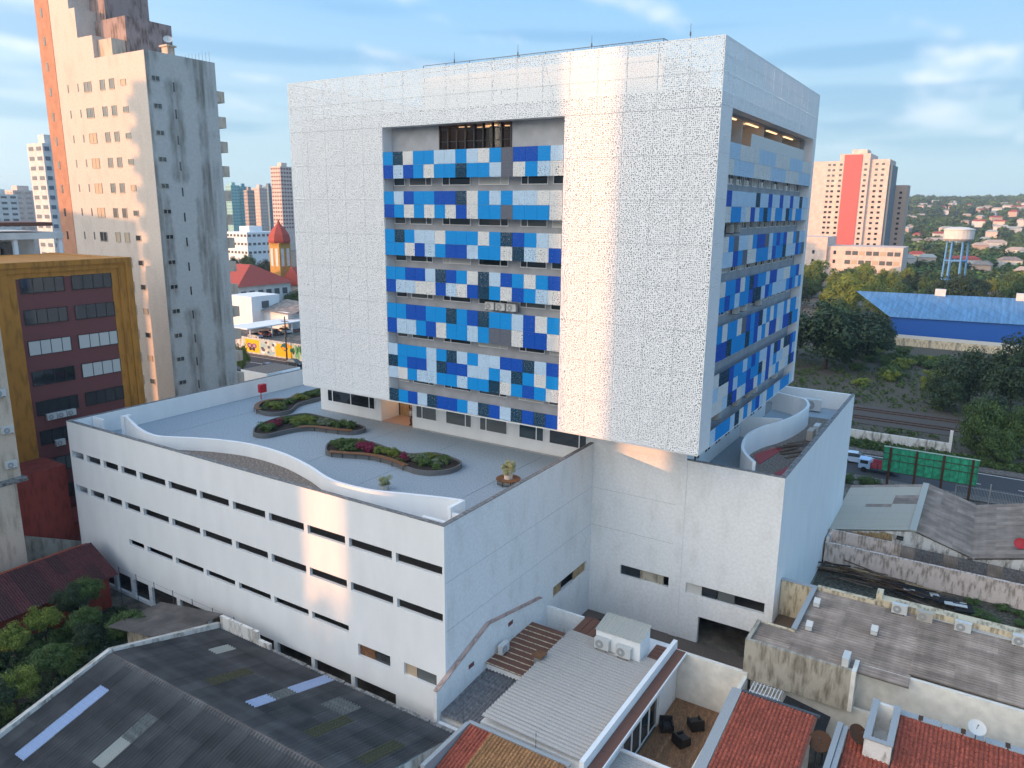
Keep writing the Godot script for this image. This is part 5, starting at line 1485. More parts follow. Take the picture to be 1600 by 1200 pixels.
# ---------- left side
func left_side() -> void:
	# tall cream apartment tower
	var t := thing("apartment_tower", "tall cream apartment tower with stained side wall and stepped top", "building", Vector3(-74, 0, -30))
	var w := MB.new()
	w.box(Vector3(-83.2, 0, -34.9), Vector3(-63.52, 51.9, -25.0)); w.box(Vector3(-83.2, 51.9, -34.9), Vector3(-74.0, 54.6, -25.0)); w.box(Vector3(-83.2, 54.6, -34.9), Vector3(-77.3, 58.2, -25.0)); w.box(Vector3(-83.2, 58.2, -34.9), Vector3(-78.6, 66, -25.0))
	wpart("wall", w, M["tower_cream"], t)
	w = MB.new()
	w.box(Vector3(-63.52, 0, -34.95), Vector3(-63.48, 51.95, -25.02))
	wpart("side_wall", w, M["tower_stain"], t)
	w = MB.new()
	w.box(Vector3(-86.6, 0, -33), Vector3(-83.22, 66, -24.96))
	wpart("stair_tower", w, M["tower_pink"], t)
	w = MB.new()
	w.box(Vector3(-77.29, 51.9, -34), Vector3(-70.6, 57.0, -27.5)); w.box(Vector3(-78.59, 57.0, -34), Vector3(-75.2, 68, -27.8))
	wpart("roof_house", w, M["tower_mauve"], t)
	w = MB.new()
	w.box(Vector3(-73.95, 51.9, -27.45), Vector3(-70.9, 54.1, -25.6))
	wpart("roof_block", w, M["beige_old"], t)
	w = MB.new()
	w.box(Vector3(-66.4, 51.95, -30.4), Vector3(-65.2, 53.2, -29.4)); w.box(Vector3(-66.6, 53.2, -30.6), Vector3(-65.0, 53.4, -29.2))
	wpart("roof_block", w, M["beige_old"], t)
	dish("white satellite dish on the roof of the tall cream tower", Vector3(-65.8, 53.4, -30.0), 0.55, "plastic_white", Vector3(0.6, 0.5, 0.4))
	for i in 9:
		var b := MB.new()
		b.tube(Vector3(-69.5 + i * 0.7, 51.9, -34.5), Vector3(-69.5 + i * 0.7, 53.3, -34.5), 0.03, 0.03, 4)
		wpart("rail_post", b, M["steel"], t)
	var fl := [48.6, 45.4, 42.25, 39.1, 35.9, 32.75, 29.6, 26.4, 23.25, 20.1, 16.9, 13.75, 10.6, 7.4]
	for y in fl:
		for q in [[-76.15, 1.7, 1.3, 2], [-72.8, 1.05, 1.3, 1], [-70.75, 1.05, 1.3, 1], [-68.25, 1.1, 0.75, 1]]:
			win(t, Vector3(q[0], y, -25.0), q[1], q[2], 0, [0.5] if q[3] == 2 else [], M["plastic_old"], M[["glass", "blind_warm", "blind_warm", "glass_grey"][rng.randi() % 4]], 0.07)
		for x in [-80.8, -78.4]:
			bx("slot_window", t, Vector3(x - 0.12, y - 0.45, -25.0), Vector3(x + 0.12, y + 0.55, -24.97), M["glass_grey"])
		win(t, Vector3(-63.47, y + 0.25, -26.2), 1.1, 0.6, PI / 2, [0.5], M["plastic_old"], M["glass"], 0.06)
		bx("slot_window", t, Vector3(-63.48, y - 1.0, -28.75), Vector3(-63.46, y + 0.1, -28.55), M["glass"])
		bx("stair_window", t, Vector3(-85.3, y - 0.6, -24.96), Vector3(-84.9, y + 0.5, -24.93), M["glass"])
		bx("balcony", t, Vector3(-65.5, y - 1.5, -36.1), Vector3(-63.5, y - 0.1, -34.96), M["beige_old"])
	for y in [51.8, 55.0, 58.5]: bx("stair_window", t, Vector3(-85.3, y - 0.6, -24.96), Vector3(-84.9, y + 0.5, -24.93), M["glass"])
	# brown office block with ochre frame
	t = thing("brown_office_block", "brown office block with ochre frame and dark ribbon windows beside the podium", "building", Vector3(-54, 0, -5))
	w = MB.new()
	w.box(Vector3(-62, 0, -9.3), Vector3(-48.3, 28.0, 3.5))
	wpart("wall", w, M["maroon"], t)
	w = MB.new()
	for k in 3:
		var o := 0.7 * k
		var x := -48.0 - 0.12 * k
		w.box(Vector3(-50, 0, -11.3 + o), Vector3(x, 28.6 - 0.5 * k, -10.6 + o + 0.02))
		w.box(Vector3(-50, 0, 1.1 - o), Vector3(x, 28.6 - 0.5 * k, 1.8 - o))
		w.box(Vector3(-50, 28.1 - 0.5 * k, -10.6 + o), Vector3(x, 28.6 - 0.5 * k, 1.1 - o))
	w.box(Vector3(-62, 0, -11.3), Vector3(-50, 28.55, -10.0)); w.box(Vector3(-62, 0, 1.8), Vector3(-50, 28.55, 3.9)); w.box(Vector3(-62, 28.0, -10), Vector3(-50, 28.5, 1.8))
	wpart("ochre_frame", w, M["ochre"], t)
	for k in 9:
		var y := 26.45 - 2.87 * k
		for q in [[-0.65, -4.55], [-5.25, -9.2]]:
			var gm: String = "glass" if rng.randf() < 0.55 else ["blind", "glass_blue", "glass_grey"][rng.randi() % 3]
			win(t, Vector3(-48.3, y, (q[0] + q[1]) / 2), q[0] - q[1], 1.4, PI / 2, [0.28, 0.52, 0.78], M["black_metal"], M["glass"] if k < 2 else M[gm], 0.05)
	for i in 3: ac("air conditioner in the row of three on the brown office block wall", Vector3(-48.1, 13.7, -1.8 - i * 0.92), PI / 2, "units on the brown block")
	ac("single air conditioner on the brown office block wall below the row of three", Vector3(-48.1, 11.0, -2.3), PI / 2)
	# white terrace house behind the brown block
	t = thing("roof_terrace_block", "white block with open roof terrace behind the brown office block", "building", Vector3(-72, 0, -6))
	w = MB.new()
	w.box(Vector3(-76, 0, -13), Vector3(-62.2, 27.8, 4)); w.box(Vector3(-74, 27.8, -12), Vector3(-68, 30.0, 4)); w.box(Vector3(-76, 30.0, -13), Vector3(-63.5, 30.7, 4)); w.box(Vector3(-75, 30.7, -4), Vector3(-68, 33.5, 4))
	wpart("wall", w, M["pale_white"], t)
	for z in [-12.7, -8.0, -3.2, 1.5]: bx("column", t, Vector3(-64.1, 27.8, z - 0.2), Vector3(-63.7, 30.0, z + 0.2), M["white"])
	bx("door", t, Vector3(-67.99, 27.8, -9.5), Vector3(-67.9, 29.6, -8.3), M["glass"])
	bx("beam", t, Vector3(-70, 31.4, -12), Vector3(-63.5, 31.8, -5), M["brown_roof"])
	# cream house at the frame edge, red wall, red roof
	t = thing("cream_house", "old cream plastered building beside the ochre frame", "building", Vector3(-45, 0, 7))
	w = MB.new()
	w.box(Vector3(-50, 10.8, 4.2), Vector3(-42.0, 24, 16)); w.box(Vector3(-50, 0, 4.9), Vector3(-41.4, 10.8, 16))
	wpart("wall", w, M["beige_old"], t)
	w = MB.new()
	w.box(Vector3(-50, 10.8, 4.0), Vector3(-41.3, 11.1, 16))
	wpart("ledge", w, M["coping"], t)
	for q in [[18.2, 5.0], [12.0, 4.9], [15.0, 4.8]]: ac("small air conditioner on the old cream building wall", Vector3(-41.85, q[0], q[1]), PI / 2, "units on the cream building")
	w = MB.new()
	w.box(Vector3(-47.9, 0, -0.5), Vector3(-44.0, 10.4, 4.1)); w.box(Vector3(-47.9, 0, -3.6), Vector3(-44.3, 4.6, -0.5))
	one("red_wall", w, M["red_wall"], "dark red rendered wall at the foot of the ochre frame", "wall")
	w = MB.new()
	w.hexa([Vector3(-43.9, 0, 4.2), Vector3(-43.6, 0, 4.2), Vector3(-42.6, 0, -1.5), Vector3(-42.9, 0, -1.5), Vector3(-43.9, 5.2, 4.2), Vector3(-43.6, 5.2, 4.2), Vector3(-42.6, 2.6, -1.5), Vector3(-42.9, 2.6, -1.5)])
	one("grey_garden_wall", w, M["concrete_stain"], "grey sloping garden wall below the dark red wall", "wall")
	t = thing("red_roof_house", "low dark house with maroon corrugated roof beside the overgrown garden", "house", Vector3(-37, 0, 7))
	var pr := func(_i, _j, _a, _b): return M["maroon_roof%d" % (rng.randi() % 2)]
	mat("maroon_roof0", lin(0.13, 0.025, 0.03), 0.8, T["blotch"], 0.5)
	mat("maroon_roof1", lin(0.1, 0.022, 0.027), 0.8, T["rough"], 0.5)
	sheet_roof(t, Vector3(-37.6, 5.0, 1.4), Vector3(3.7, -1.9, 0), Vector3(0, 0, 14.5), 2.1, 1.0, 0.2, 0.03, pr)
	tile_roof(t, Vector3(-37.6, 5.02, 15.9), Vector3(-3.6, -1.5, 0), Vector3(0, 0, -14.5), "tile_red", true)
	w = MB.new()
	w.box(Vector3(-40.5, 0, 1.8), Vector3(-34.6, 3.0, 15.5))
	wpart("wall", w, M["red_wall"], t)
	for z in [4.5, 7.5, 10.5]: win(t, Vector3(-34.58, 1.5, z), 1.4, 1.2, PI / 2, [0.5], M["concrete_stain"], M["glass"])
	# overgrown garden
	var spots := [[-32.6, 5.0, 5.2, 3.4], [-32.2, 6.2, 5.4, 3.2], [-31.5, 8.6, 4.8, 3.0], [-29.6, 6.6, 4.2, 2.6], [-28.0, 7.6, 3.6, 2.4], [-31.0, 11.0, 4.4, 3.2], [-27.0, 10.5, 3.8, 3.0], [-23.5, 16.2, 6.0, 4.6], [-24.6, 14.0, 4.6, 3.6], [-26.5, 5.0, 4.0, 3.2]]
	for i in spots.size():
		var s: Array = spots[i]
		tree("garden_tree", "slim %s green garden tree between the maroon roof and the warehouse" % ["mid", "dark", "light"][i % 3], Vector3(s[0], 0, s[1]), s[2], s[3], s[2] * 0.5, ["leaf_mid", "leaf_dark", "leaf_light"][i % 3], "%s garden trees" % ["mid", "dark", "light"][i % 3], i % 3, 0.8)
	for i in 90:
		var x := rng.randf_range(-33.6, -20.8)
		var z := rng.randf_range(2.5, 17.0)
		if x > -26.5 and z < 6: continue
		bush("garden_shrub", "dark green shrub of the overgrown garden beside the warehouse gable", Vector3(x, 0, z), rng.randf_range(1.6, 3.0), rng.randf_range(1.0, 2.2), ["leaf_dark", "leaf_mid", "leaf_dark"][i % 3], "garden shrubs", i)

# ---------- buildings behind the camera towards the low sun; only their shade is seen
func sun_side() -> void:
	# u runs across the sunlight, d towards the sun
	var pu := Vector3(0.811, 0, 0.585)
	var pd := Vector3(-0.585, 0, 0.811)
	for q in [[-68.5, -9.9, 172.0, 66.0, "tall plain apartment slab behind the viewpoint on the sunny side"], [-6.8, 75.0, 174.0, 67.0, "wide plain apartment slab behind the viewpoint next to the narrow gap"], [-120.0, -70.0, 150.0, 46.5, "lower plain block behind the viewpoint facing the cream tower"]]:
		var c: Vector3 = pu * ((q[0] + q[1]) / 2) + pd * float(q[2])
		var t := thing("apartment_slab", q[4], "building", Vector3(c.x, 0, c.z))
		t.rotation.y = -atan2(pu.z, pu.x)
		var wd: float = q[1] - q[0]
		var b := MB.new()
		b.box(Vector3(-wd / 2, 0, -1), Vector3(wd / 2, q[3], 13))
		part("wall", mesh_of(b), M["tower_cream"], t)
		if q[0] < -60 and q[3] > 50:
			for k in 8:
				var s := MB.new()
				s.box(Vector3(-wd / 2 - 1.2, 38 + k * 3.6, 2), Vector3(-wd / 2, 39.4 + k * 3.6, 9))
				part("balcony", mesh_of(s), M["tower_cream"], t)
	var p := pu * -8.4 + pd * 160.0
	tree("street_tree", "broad street tree standing in the gap between the apartment slabs", Vector3(p.x, 0, p.z), 31.0, 10, 8, "leaf_mid", "", 0)
	p = pu * -10.6 + pd * 152.0
	tree("street_tree", "lower street tree standing beside the broad one near the slab gap", Vector3(p.x, 0, p.z), 29.0, 9, 7, "leaf_mid", "", 2)

# ---------- ground, street, park, far city
func hill_h(x: float, z: float, n: FastNoiseLite) -> float:
	var d := sqrt(z * z + x * x * 0.5)
	return smoothstep(450.0, 2400.0, d) * 70.0 + n.get_noise_2d(x, z) * 9.0 * smoothstep(450.0, 900.0, d) - 0.4

func ground_and_far() -> void:
	var b := MB.new()
	b.box(Vector3(-5000, -1.0, -5000), Vector3(5000, -0.06, 1500))
	struct("ground", b, M["ground"])
	var n := FastNoiseLite.new()
	n.seed = 3
	n.frequency = 0.0022
	var h := MB.new()
	var gx := 60
	var gz := 40
	for i in gx:
		for j in gz:
			var p := []
			for q in [[0, 0], [1, 0], [1, 1], [0, 1]]:
				var x: float = -2600.0 + 4200.0 * (i + q[0]) / gx
				var z: float = -420.0 - 2600.0 * (j + q[1]) / gz
				p.append(Vector3(x, hill_h(x, z, n), z))
			h.quad(p[0], p[3], p[2], p[1])
	struct("hills", h, M["hill"])
	# street behind the podium
	b = MB.new()
	b.box(Vector3(-400, -0.05, -81), Vector3(400, 0.0, -70.5))
	struct("road", b, M["asphalt"])
	b = MB.new()
	b.box(Vector3(-400, -0.05, -83.2), Vector3(400, 0.13, -81)); 
	struct("pavement", b, M["pavement"])
	b = MB.new()
	b.box(Vector3(-400, -0.05, -70.5), Vector3(400, 0.13, -68.6))
	struct("pavement", b, M["pavement"])
	b = MB.new()
	for i in 60: b.box(Vector3(-240 + i * 8, 0.0, -75.85), Vector3(-236 + i * 8, 0.006, -75.7))
	b.box(Vector3(-400, 0.0, -80.6), Vector3(400, 0.006, -80.45))
	struct("road_marking", b, M["paint_white"])
	# lots
	b = MB.new()
	b.box(Vector3(15.4, -0.055, -41), Vector3(60, -0.02, -23))
	struct("yard_ground", b, M["dirt"])
	b = MB.new()
	b.box(Vector3(-0.3, -0.055, -20.3), Vector3(15.2, -0.015, -12.7))
	struct("court_ground", b, M["gravel"])
	b = MB.new()
	b.box(Vector3(-34.5, -0.055, 1.6), Vector3(-19.9, -0.02, 22))
	struct("garden_ground", b, M["soil"])
	b = MB.new()
	b.box(Vector3(-90, -0.05, -185), Vector3(140, 0.02, -88))
	struct("park_ground", b, M["dirt"])
	b = MB.new()
	b.box(Vector3(-90, 0.02, -111), Vector3(140, 0.12, -98))
	struct("rail_bed", b, M["rail_bed"])
	for z in [-101.0, -102.5, -107.0, -108.5]:
		b = MB.new()
		b.box(Vector3(-90, 0.12, z - 0.04), Vector3(140, 0.28, z + 0.04))
		one("rail", b, M["rust"], "rusty railway rail lying in the dark ballast beyond the street", "rail", "railway rails")
	# park wall, verge
	b = MB.new()
	b.box(Vector3(-40, 0, -87.4), Vector3(24.0, 1.75, -87.1)); b.box(Vector3(23.6, 0, -87.5), Vector3(24.0, 3.6, -87.0))
	one("verge_wall", b, M["white_stain"], "low white wall between the grassy verge and the railway ground", "wall")
	b = MB.new()
	b.box(Vector3(-40, -0.05, -87.1), Vector3(60, 0.14, -83.2))
	struct("verge", b, M["grass"])
	var tuft := MultiMesh.new()
	tuft.transform_format = MultiMesh.TRANSFORM_3D
	tuft.mesh = crown_mesh("tuft", 71, 6, 40, 0.2, 0.5)
	var pl := []
	for i in 2600:
		var p := Vector3(rng.randf_range(8, 40), 0.1, rng.randf_range(-86.9, -83.4))
		if i > 350:
			p = Vector3(rng.randf_range(-25, 60), 0.02, rng.randf_range(-170, -90))
			if p.z < -97 and p.z > -112: continue
		pl.append(Transform3D(Basis(Vector3.UP, rng.randf() * TAU).scaled(Vector3.ONE * rng.randf_range(0.4, 1.1)), p))
	tuft.instance_count = pl.size()
	for i in pl.size(): tuft.set_instance_transform(i, pl[i])
	var tm := MultiMeshInstance3D.new()
	tm.name = "grass_tufts"
	tm.multimesh = tuft
	tm.material_override = M["leaf_mid"]
	add_child(tm)
	tm.set_meta("kind", "stuff"); tm.set_meta("label", "rough green grass tufts on verge and railway ground"); tm.set_meta("category", "grass")
	# billboard seen from behind
	var t := thing("billboard", "green billboard seen from behind with dark timber frame on posts", "billboard", Vector3(22, 0, -67.4))
	bx("panel", t, Vector3(17.2, 2.15, -67.6), Vector3(27.4, 5.45, -67.5), M["billboard_green"])
	for y in [2.2, 3.7, 4.55, 5.4]: bx("rail", t, Vector3(17.15, y - 0.04, -67.49), Vector3(27.45, y + 0.04, -67.42), M["billboard_frame"] if y != 5.4 else M["plastic_white"])
	for i in 12: bx("stud", t, Vector3(17.25 + i * 0.91, 2.2, -67.41), Vector3(17.31 + i * 0.91, 5.36, -67.37), mat("stud_green", lin(0.02, 0.17, 0.09), 0.8))
	for x in [18.0, 20.9, 23.8, 26.8]: bx("post", t, Vector3(x - 0.13, 0, -67.34), Vector3(x + 0.13, 5.4, -67.1), M["rust"])
	# fence and pole at the street corner
	var f := thing("bar_fence", "pale grey upright bar fence along the street behind the sheds", "fence", Vector3(29, 0, -68.2))
	for i in 70: bx("bar", f, Vector3(25.5 + i * 0.15, 0.1, -68.22), Vector3(25.54 + i * 0.15, 1.9, -68.18), M["steel"])
	for y in [0.3, 1.7]: bx("crossbar", f, Vector3(25.5, y, -68.17), Vector3(36, y + 0.06, -68.12), M["steel"])
	for x in [25.4, 28.9, 32.4]: bx("post", f, Vector3(x - 0.07, 0, -68.3), Vector3(x + 0.07, 2.5, -68.16), M["steel"])
	car("light blue and silver car on the street behind the podium corner", Vector3(13.2, 0.0, -76.4), 0.05, lin(0.5, 0.6, 0.72))
	truck(Vector3(16.3, 0, -73.4))
	for q in [[13.6, -67.2], [15.5, -67.6], [16.6, -67.0], [34.0, -66]]: bush("street_shrub", "dark green shrub on the kerb by the podium corner", Vector3(q[0], 0, q[1]), 2.2, 1.5, "leaf_mid", "kerb shrubs", 1)
	for i in 14: bush("verge_shrub", "green shrub along the white verge wall", Vector3(9 + i * 1.5 + rng.randf_range(-0.5, 0.5), 0.1, -86.0 + rng.randf_range(-0.7, 1.2)), 1.8, rng.randf_range(0.5, 1.1), "leaf_mid", "verge shrubs", i)
	# park trees
	for q in [[-3, -142, 19, 24, 3.0, "leaf_dark", 0], [-15, -150, 17, 18, 3, "leaf_dark", 2], [3, -160, 15, 15, 2.5, "leaf_dark", 1], [-2, -177, 13, 13, 1, "leaf_mid", 0], [-9, -184, 14, 13, 1, "leaf_mid", 1]]:
		tree("shade_tree", "dark broad shade tree behind the podium and the railway ground", Vector3(q[0], 0, q[1]), q[2], q[3], q[4], q[5], "dark trees behind the podium", q[6])
	for q in [[25, -121, 13, 12, 3, "leaf_dark", 0], [31, -116, 15, 12, 3, "leaf_dark", 2], [21.5, -115, 8, 8, 1.5, "leaf_dark", 1], [34, -126, 18, 13, 4, "leaf_dark", 1], [28, -108, 7, 8, 1, "leaf_dark", 2]]:
		tree("railway_tree", "dark spreading tree on the railway ground in front of the blue hall", Vector3(q[0], 0, q[1]), q[2], q[3], q[4], q[5], "trees by the blue hall", q[6])
	for q in [[27.5, -90, 11, 7.5, 1.0], [31.5, -92, 10, 7, 1.0], [29.5, -87, 7, 6, 0.5]]:
		tree("verge_tree", "lighter green bushy tree at the end of the white verge wall", Vector3(q[0], 0, q[1]), q[2], q[3], q[4], "leaf_mid", "trees at the verge wall end", 1)
	for i in 26:
		bush("railway_shrub", "green shrub of the thicket below the blue hall", Vector3(rng.randf_range(3, 20), 0, rng.randf_range(-172, -128)), rng.randf_range(3.5, 6), rng.randf_range(2, 4), "leaf_mid" if i % 3 else "leaf_light", "thicket shrubs", i)
	# blue hall
	t = thing("blue_hall", "long hall with light blue roof and deep blue wall", "building", Vector3(30, 0, -198))
	var pn := 22
	for i in pn:
		var a := Vector3(4.0, 6.8, -189.5).lerp(Vector3(74, 7.4, -193), float(i) / pn)
		var c := Vector3(4.0, 6.8, -189.5).lerp(Vector3(74, 7.4, -193), float(i + 0.97) / pn)
		var u := Vector3(-11.5, 4.6, -18.5)
		var r := MB.new()
		var up := Vector3(0, 0.06, 0)
		r.hexa([a, c, c + u, a + u, a + up, c + up, c + u + up, a + u + up])
		wpart("roof_panel", r, M["blue_roof"] if i % 3 else mat("blue_roof2", lin(0.13, 0.3, 0.53), 0.6, T["broof"], 0.05), t)
	b = MB.new()
	b.hexa([Vector3(4.3, 0, -190), Vector3(73.5, 0, -193.4), Vector3(62, 0, -212), Vector3(3.4, 0, -208.5), Vector3(4.3, 6.7, -190), Vector3(73.5, 7.3, -193.4), Vector3(62, 11.6, -212), Vector3(3.4, 11.2, -208.5)])
	wpart("wall", b, M["blue_wall"], t)
	for x in [14.0, 33.0]:
		bx("roof_vent", t, Vector3(x - 1.3, 11.0, -210.0), Vector3(x + 1.3, 13.2, -208), M["pale_white"])
	t = thing("stained_perimeter_wall", "brown stained wall with pilasters and white strip in front of the blue hall", "wall", Vector3(30, 0, -186))
	bx("wall", t, Vector3(4, 0, -186.4), Vector3(74, 2.0, -186), M["cream_stain"])
	bx("white_strip", t, Vector3(4, 2.0, -186.5), Vector3(74, 2.8, -186.1), M["plastic_white"])
	for i in 12: bx("pilaster", t, Vector3(8 + i * 6, 0, -186), Vector3(8.5 + i * 6, 2.0, -185.8), M["concrete_stain"])
	# water tower
	t = thing("water_tower", "white round water tank on blue concrete legs among the trees", "water tower", Vector3(12.2, 0, -319))
	b = MB.new()
	b.lathe(Vector3.ZERO, [Vector2(0, 23.0), Vector2(4.2, 23.2), Vector2(5.3, 24.0), Vector2(5.4, 27.4), Vector2(5.6, 27.5), Vector2(5.6, 27.8), Vector2(3.0, 28.5), Vector2(0, 28.7)], 24)
	part("tank", mesh_of(b), M["pale_white"], t)
	mat("leg_blue", lin(0.12, 0.3, 0.55), 0.8)
	for k in 6:
		var an := TAU * k / 6.0
		b = MB.new()
		b.tube(Vector3(cos(an) * 4.2, 0, sin(an) * 4.2), Vector3(cos(an) * 3.6, 23.1, sin(an) * 3.6), 0.4, 0.35, 8)
		part("leg", mesh_of(b), M["leg_blue"], t)
	for y in [8.0, 15.5]:
		b = MB.new()
		for k in 6: b.tube(Vector3(cos(TAU * k / 6.0) * 3.9, y, sin(TAU * k / 6.0) * 3.9), Vector3(cos(TAU * (k + 1) / 6.0) * 3.9, y, sin(TAU * (k + 1) / 6.0) * 3.9), 0.25, 0.25, 6)
		part("ring_beam", mesh_of(b), M["leg_blue"], t)
	# pink residential tower
	t = thing("pink_tower", "tall pale pink residential tower with a coral vertical stripe", "building", Vector3(-52, 0, -460))
	b = MB.new()
	b.box(Vector3(-75, 0, -478), Vector3(-57, 62.5, -450)); b.box(Vector3(-57, 0, -478), Vector3(-41, 66.3, -448.5)); b.box(Vector3(-41, 0, -478), Vector3(-31, 63, -450))
	wpart("wall", b, M["pale_pink"], t)
	bx("stripe", t, Vector3(-54.5, 12, -448.5), Vector3(-45.0, 65.8, -448.2), M["coral"])
	bx("side_fin", t, Vector3(-31, 0, -476), Vector3(-29.5, 60, -451), M["slate"])
	bx("water_box", t, Vector3(-52, 66.3, -470), Vector3(-44, 69, -456), M["pale_pink"])
	for k in 17:
		var y := 60.5 - 2.95 * k
		for x in [-62.5, -60.0, -56.0, -43.0, -37.5, -34.2]:
			var zz := -448.5 if x > -57 and x < -41 else -450.0
			bx("window", t, Vector3(x - 0.75, y - 0.6, zz), Vector3(x + 0.75, y + 0.6, zz + 0.06), M["glass"])
	t = thing("tan_tower", "narrow tan tower just behind the pink residential tower", "building", Vector3(-30, 0, -490))
	bx("wall", t, Vector3(-34, 0, -500), Vector3(-24, 50, -484), M["tan"])
	for k in 12: bx("window", t, Vector3(-28, 45 - k * 3.0, -484), Vector3(-26.5, 46.3 - k * 3.0, -483.94), M["glass"])
	t = thing("pale_school_block", "low pale pink block with rows of windows below the pink tower", "building", Vector3(-35, 0, -395))
	b = MB.new()
	b.box(Vector3(-66, 0, -410), Vector3(-48, 21.5, -385)); b.box(Vector3(-48, 0, -410), Vector3(-40, 17, -387)); b.box(Vector3(-40, 0, -410), Vector3(-13, 17.2, -385))
	wpart("wall", b, M["pale_pink"], t)
	for y in [13.0, 8.5, 4.0]:
		for i in 8:
			var wn := bx("window", t, Vector3(-39 + i * 3.2, y, -385), Vector3(-36.4 + i * 3.2, y + 2.0, -384.9), M["glass_grey"] if (i + int(y)) % 3 else M["blind_warm"])
			wn.name = "window"
		for x in [-62.0, -55.0, -45.0]: bx("window", t, Vector3(x, y, -385.0 if x < -48 else -387.0), Vector3(x + 1.2, y + 1.8, -384.9 if x < -48 else -386.9), M["glass"])
	t = thing("long_roof_house", "low long grey roofed building among the trees behind the blue hall", "building", Vector3(50, 0, -235))
	bx("wall", t, Vector3(14, 0, -242), Vector3(90, 5.5, -232), M["tan"])
	var lr := MB.new()
	lr.hexa([Vector3(13, 5.5, -231), Vector3(91, 5.5, -231), Vector3(91, 5.5, -243), Vector3(13, 5.5, -243), Vector3(18, 8.2, -236.5), Vector3(86, 8.2, -236.5), Vector3(86, 8.2, -237.5), Vector3(18, 8.2, -237.5)])
	wpart("roof", lr, M["fibro_grey0"], t)
	# tree belt
	var lf := ["leaf_mid", "leaf_light", "leaf_dark", "leaf_light", "leaf_mid", "leaf_yellow"]
	var lb := ["mid green tree", "light olive tree", "dark green tree", "light olive tree", "mid green tree", "bright yellow tree"]
	for i in 125:
		var z := rng.randf_range(-430, -218)
		var r := -z + 34.0
		var x := 26 + rng.randf_range(-0.24, 0.16) * r
		if z < -372 and x < -8 and z > -412: continue
		if absf(x - 12.2) < 8 and absf(z + 319) < 9: continue
		if x < -15 and z > -300 and rng.randf() < 0.6: continue
		var hh := rng.randf_range(9, 18) if z > -340 else rng.randf_range(8, 14)
		var k := i % 6
		if k == 5 and z < -320: k = 1
		if k == 5: hh = 8.5
		tree("belt_tree", "%s in the sunlit belt around the water tower" % lb[k], Vector3(x, 0, z), hh, hh * rng.randf_range(0.8, 1.15), 1.5, lf[k], lb[k] + "s of the belt", 3 if z < -330 else i % 3)
	# far wood and houses on the hills
	var mm := MultiMesh.new()
	mm.transform_format = MultiMesh.TRANSFORM_3D
	mm.use_colors = true
	mm.mesh = crown_mesh("farcrown", 55, 9, 130, 0.2, 0.6)
	var tr := []
	for i in 7000:
		var r := 430.0 + 2000.0 * pow(rng.randf(), 1.2)
		var x := 26 + (rng.randf_range(-0.28, 0.2) if i < 3600 else rng.randf_range(-0.75, 0.45)) * r
		var z := 34.0 - r
		if z > -490 and x < -8: continue
		var s := rng.randf_range(4.5, 8.5) * (0.8 + r / 3000)
		tr.append(Transform3D(Basis(Vector3.UP, rng.randf() * TAU).scaled(Vector3(s, s * 0.95, s)), Vector3(x, hill_h(x, z, n) - 0.5, z)))
	mm.instance_count = tr.size()
	for i in tr.size():
		mm.set_instance_transform(i, tr[i])
		var k := rng.randf_range(0.7, 1.5)
		mm.set_instance_color(i, Color(k * rng.randf_range(0.8, 1.3), k, k * 0.9))
	var wood := MultiMeshInstance3D.new()
	wood.name = "far_wood"
	wood.multimesh = mm
	wood.material_override = M["leaf_mid"]
	add_child(wood)
	wood.set_meta("kind", "stuff"); wood.set_meta("label", "distant green wood covering the low hills on the horizon"); wood.set_meta("category", "wood")
	for i in 150:
		var r := 470.0 + 1500.0 * rng.randf()
		var x := 26 + rng.randf_range(-0.15, 0.13) * r
		var z := 34.0 - r
		if z > -500 and x < -5: continue
		var y := hill_h(x, z, n)
		var hw := rng.randf_range(3, 8)
		var hh := rng.randf_range(4, 8)
		var t2 := thing("hillside_house", "small %s house with %s roof among the trees of the distant hillside" % [["white", "pale pink", "white", "tan"][i % 4], ["pale grey", "tan", "red", "dark grey"][(i / 4) % 4]], "house", Vector3(x, y - 2, z), "%s hillside houses with %s roofs" % [["white", "pale pink", "white", "tan"][i % 4], ["pale grey", "tan", "red", "dark grey"][(i / 4) % 4]], rng.randf_range(-0.4, 0.4))
		var hb := MB.new()
		hb.box(Vector3(-hw, 0, -5), Vector3(hw, hh + 2, 5))
		part("wall", mesh_of(hb), M[["pale_white", "pale_pink", "pale_white", "tan"][i % 4]], t2)
		hb = MB.new()
		hb.hexa([Vector3(-hw - 0.5, hh + 2, 5.5), Vector3(hw + 0.5, hh + 2, 5.5), Vector3(hw + 0.5, hh + 2, -5.5), Vector3(-hw - 0.5, hh + 2, -5.5), Vector3(-hw + 2, hh + 4, 0.2), Vector3(hw - 2, hh + 4, 0.2), Vector3(hw - 2, hh + 4, -0.2), Vector3(-hw + 2, hh + 4, -0.2)])
		part("roof", mesh_of(hb), M[["fibro_pale", "tan", "church_roof", "fibro_grey0"][(i / 4) % 4]], t2)

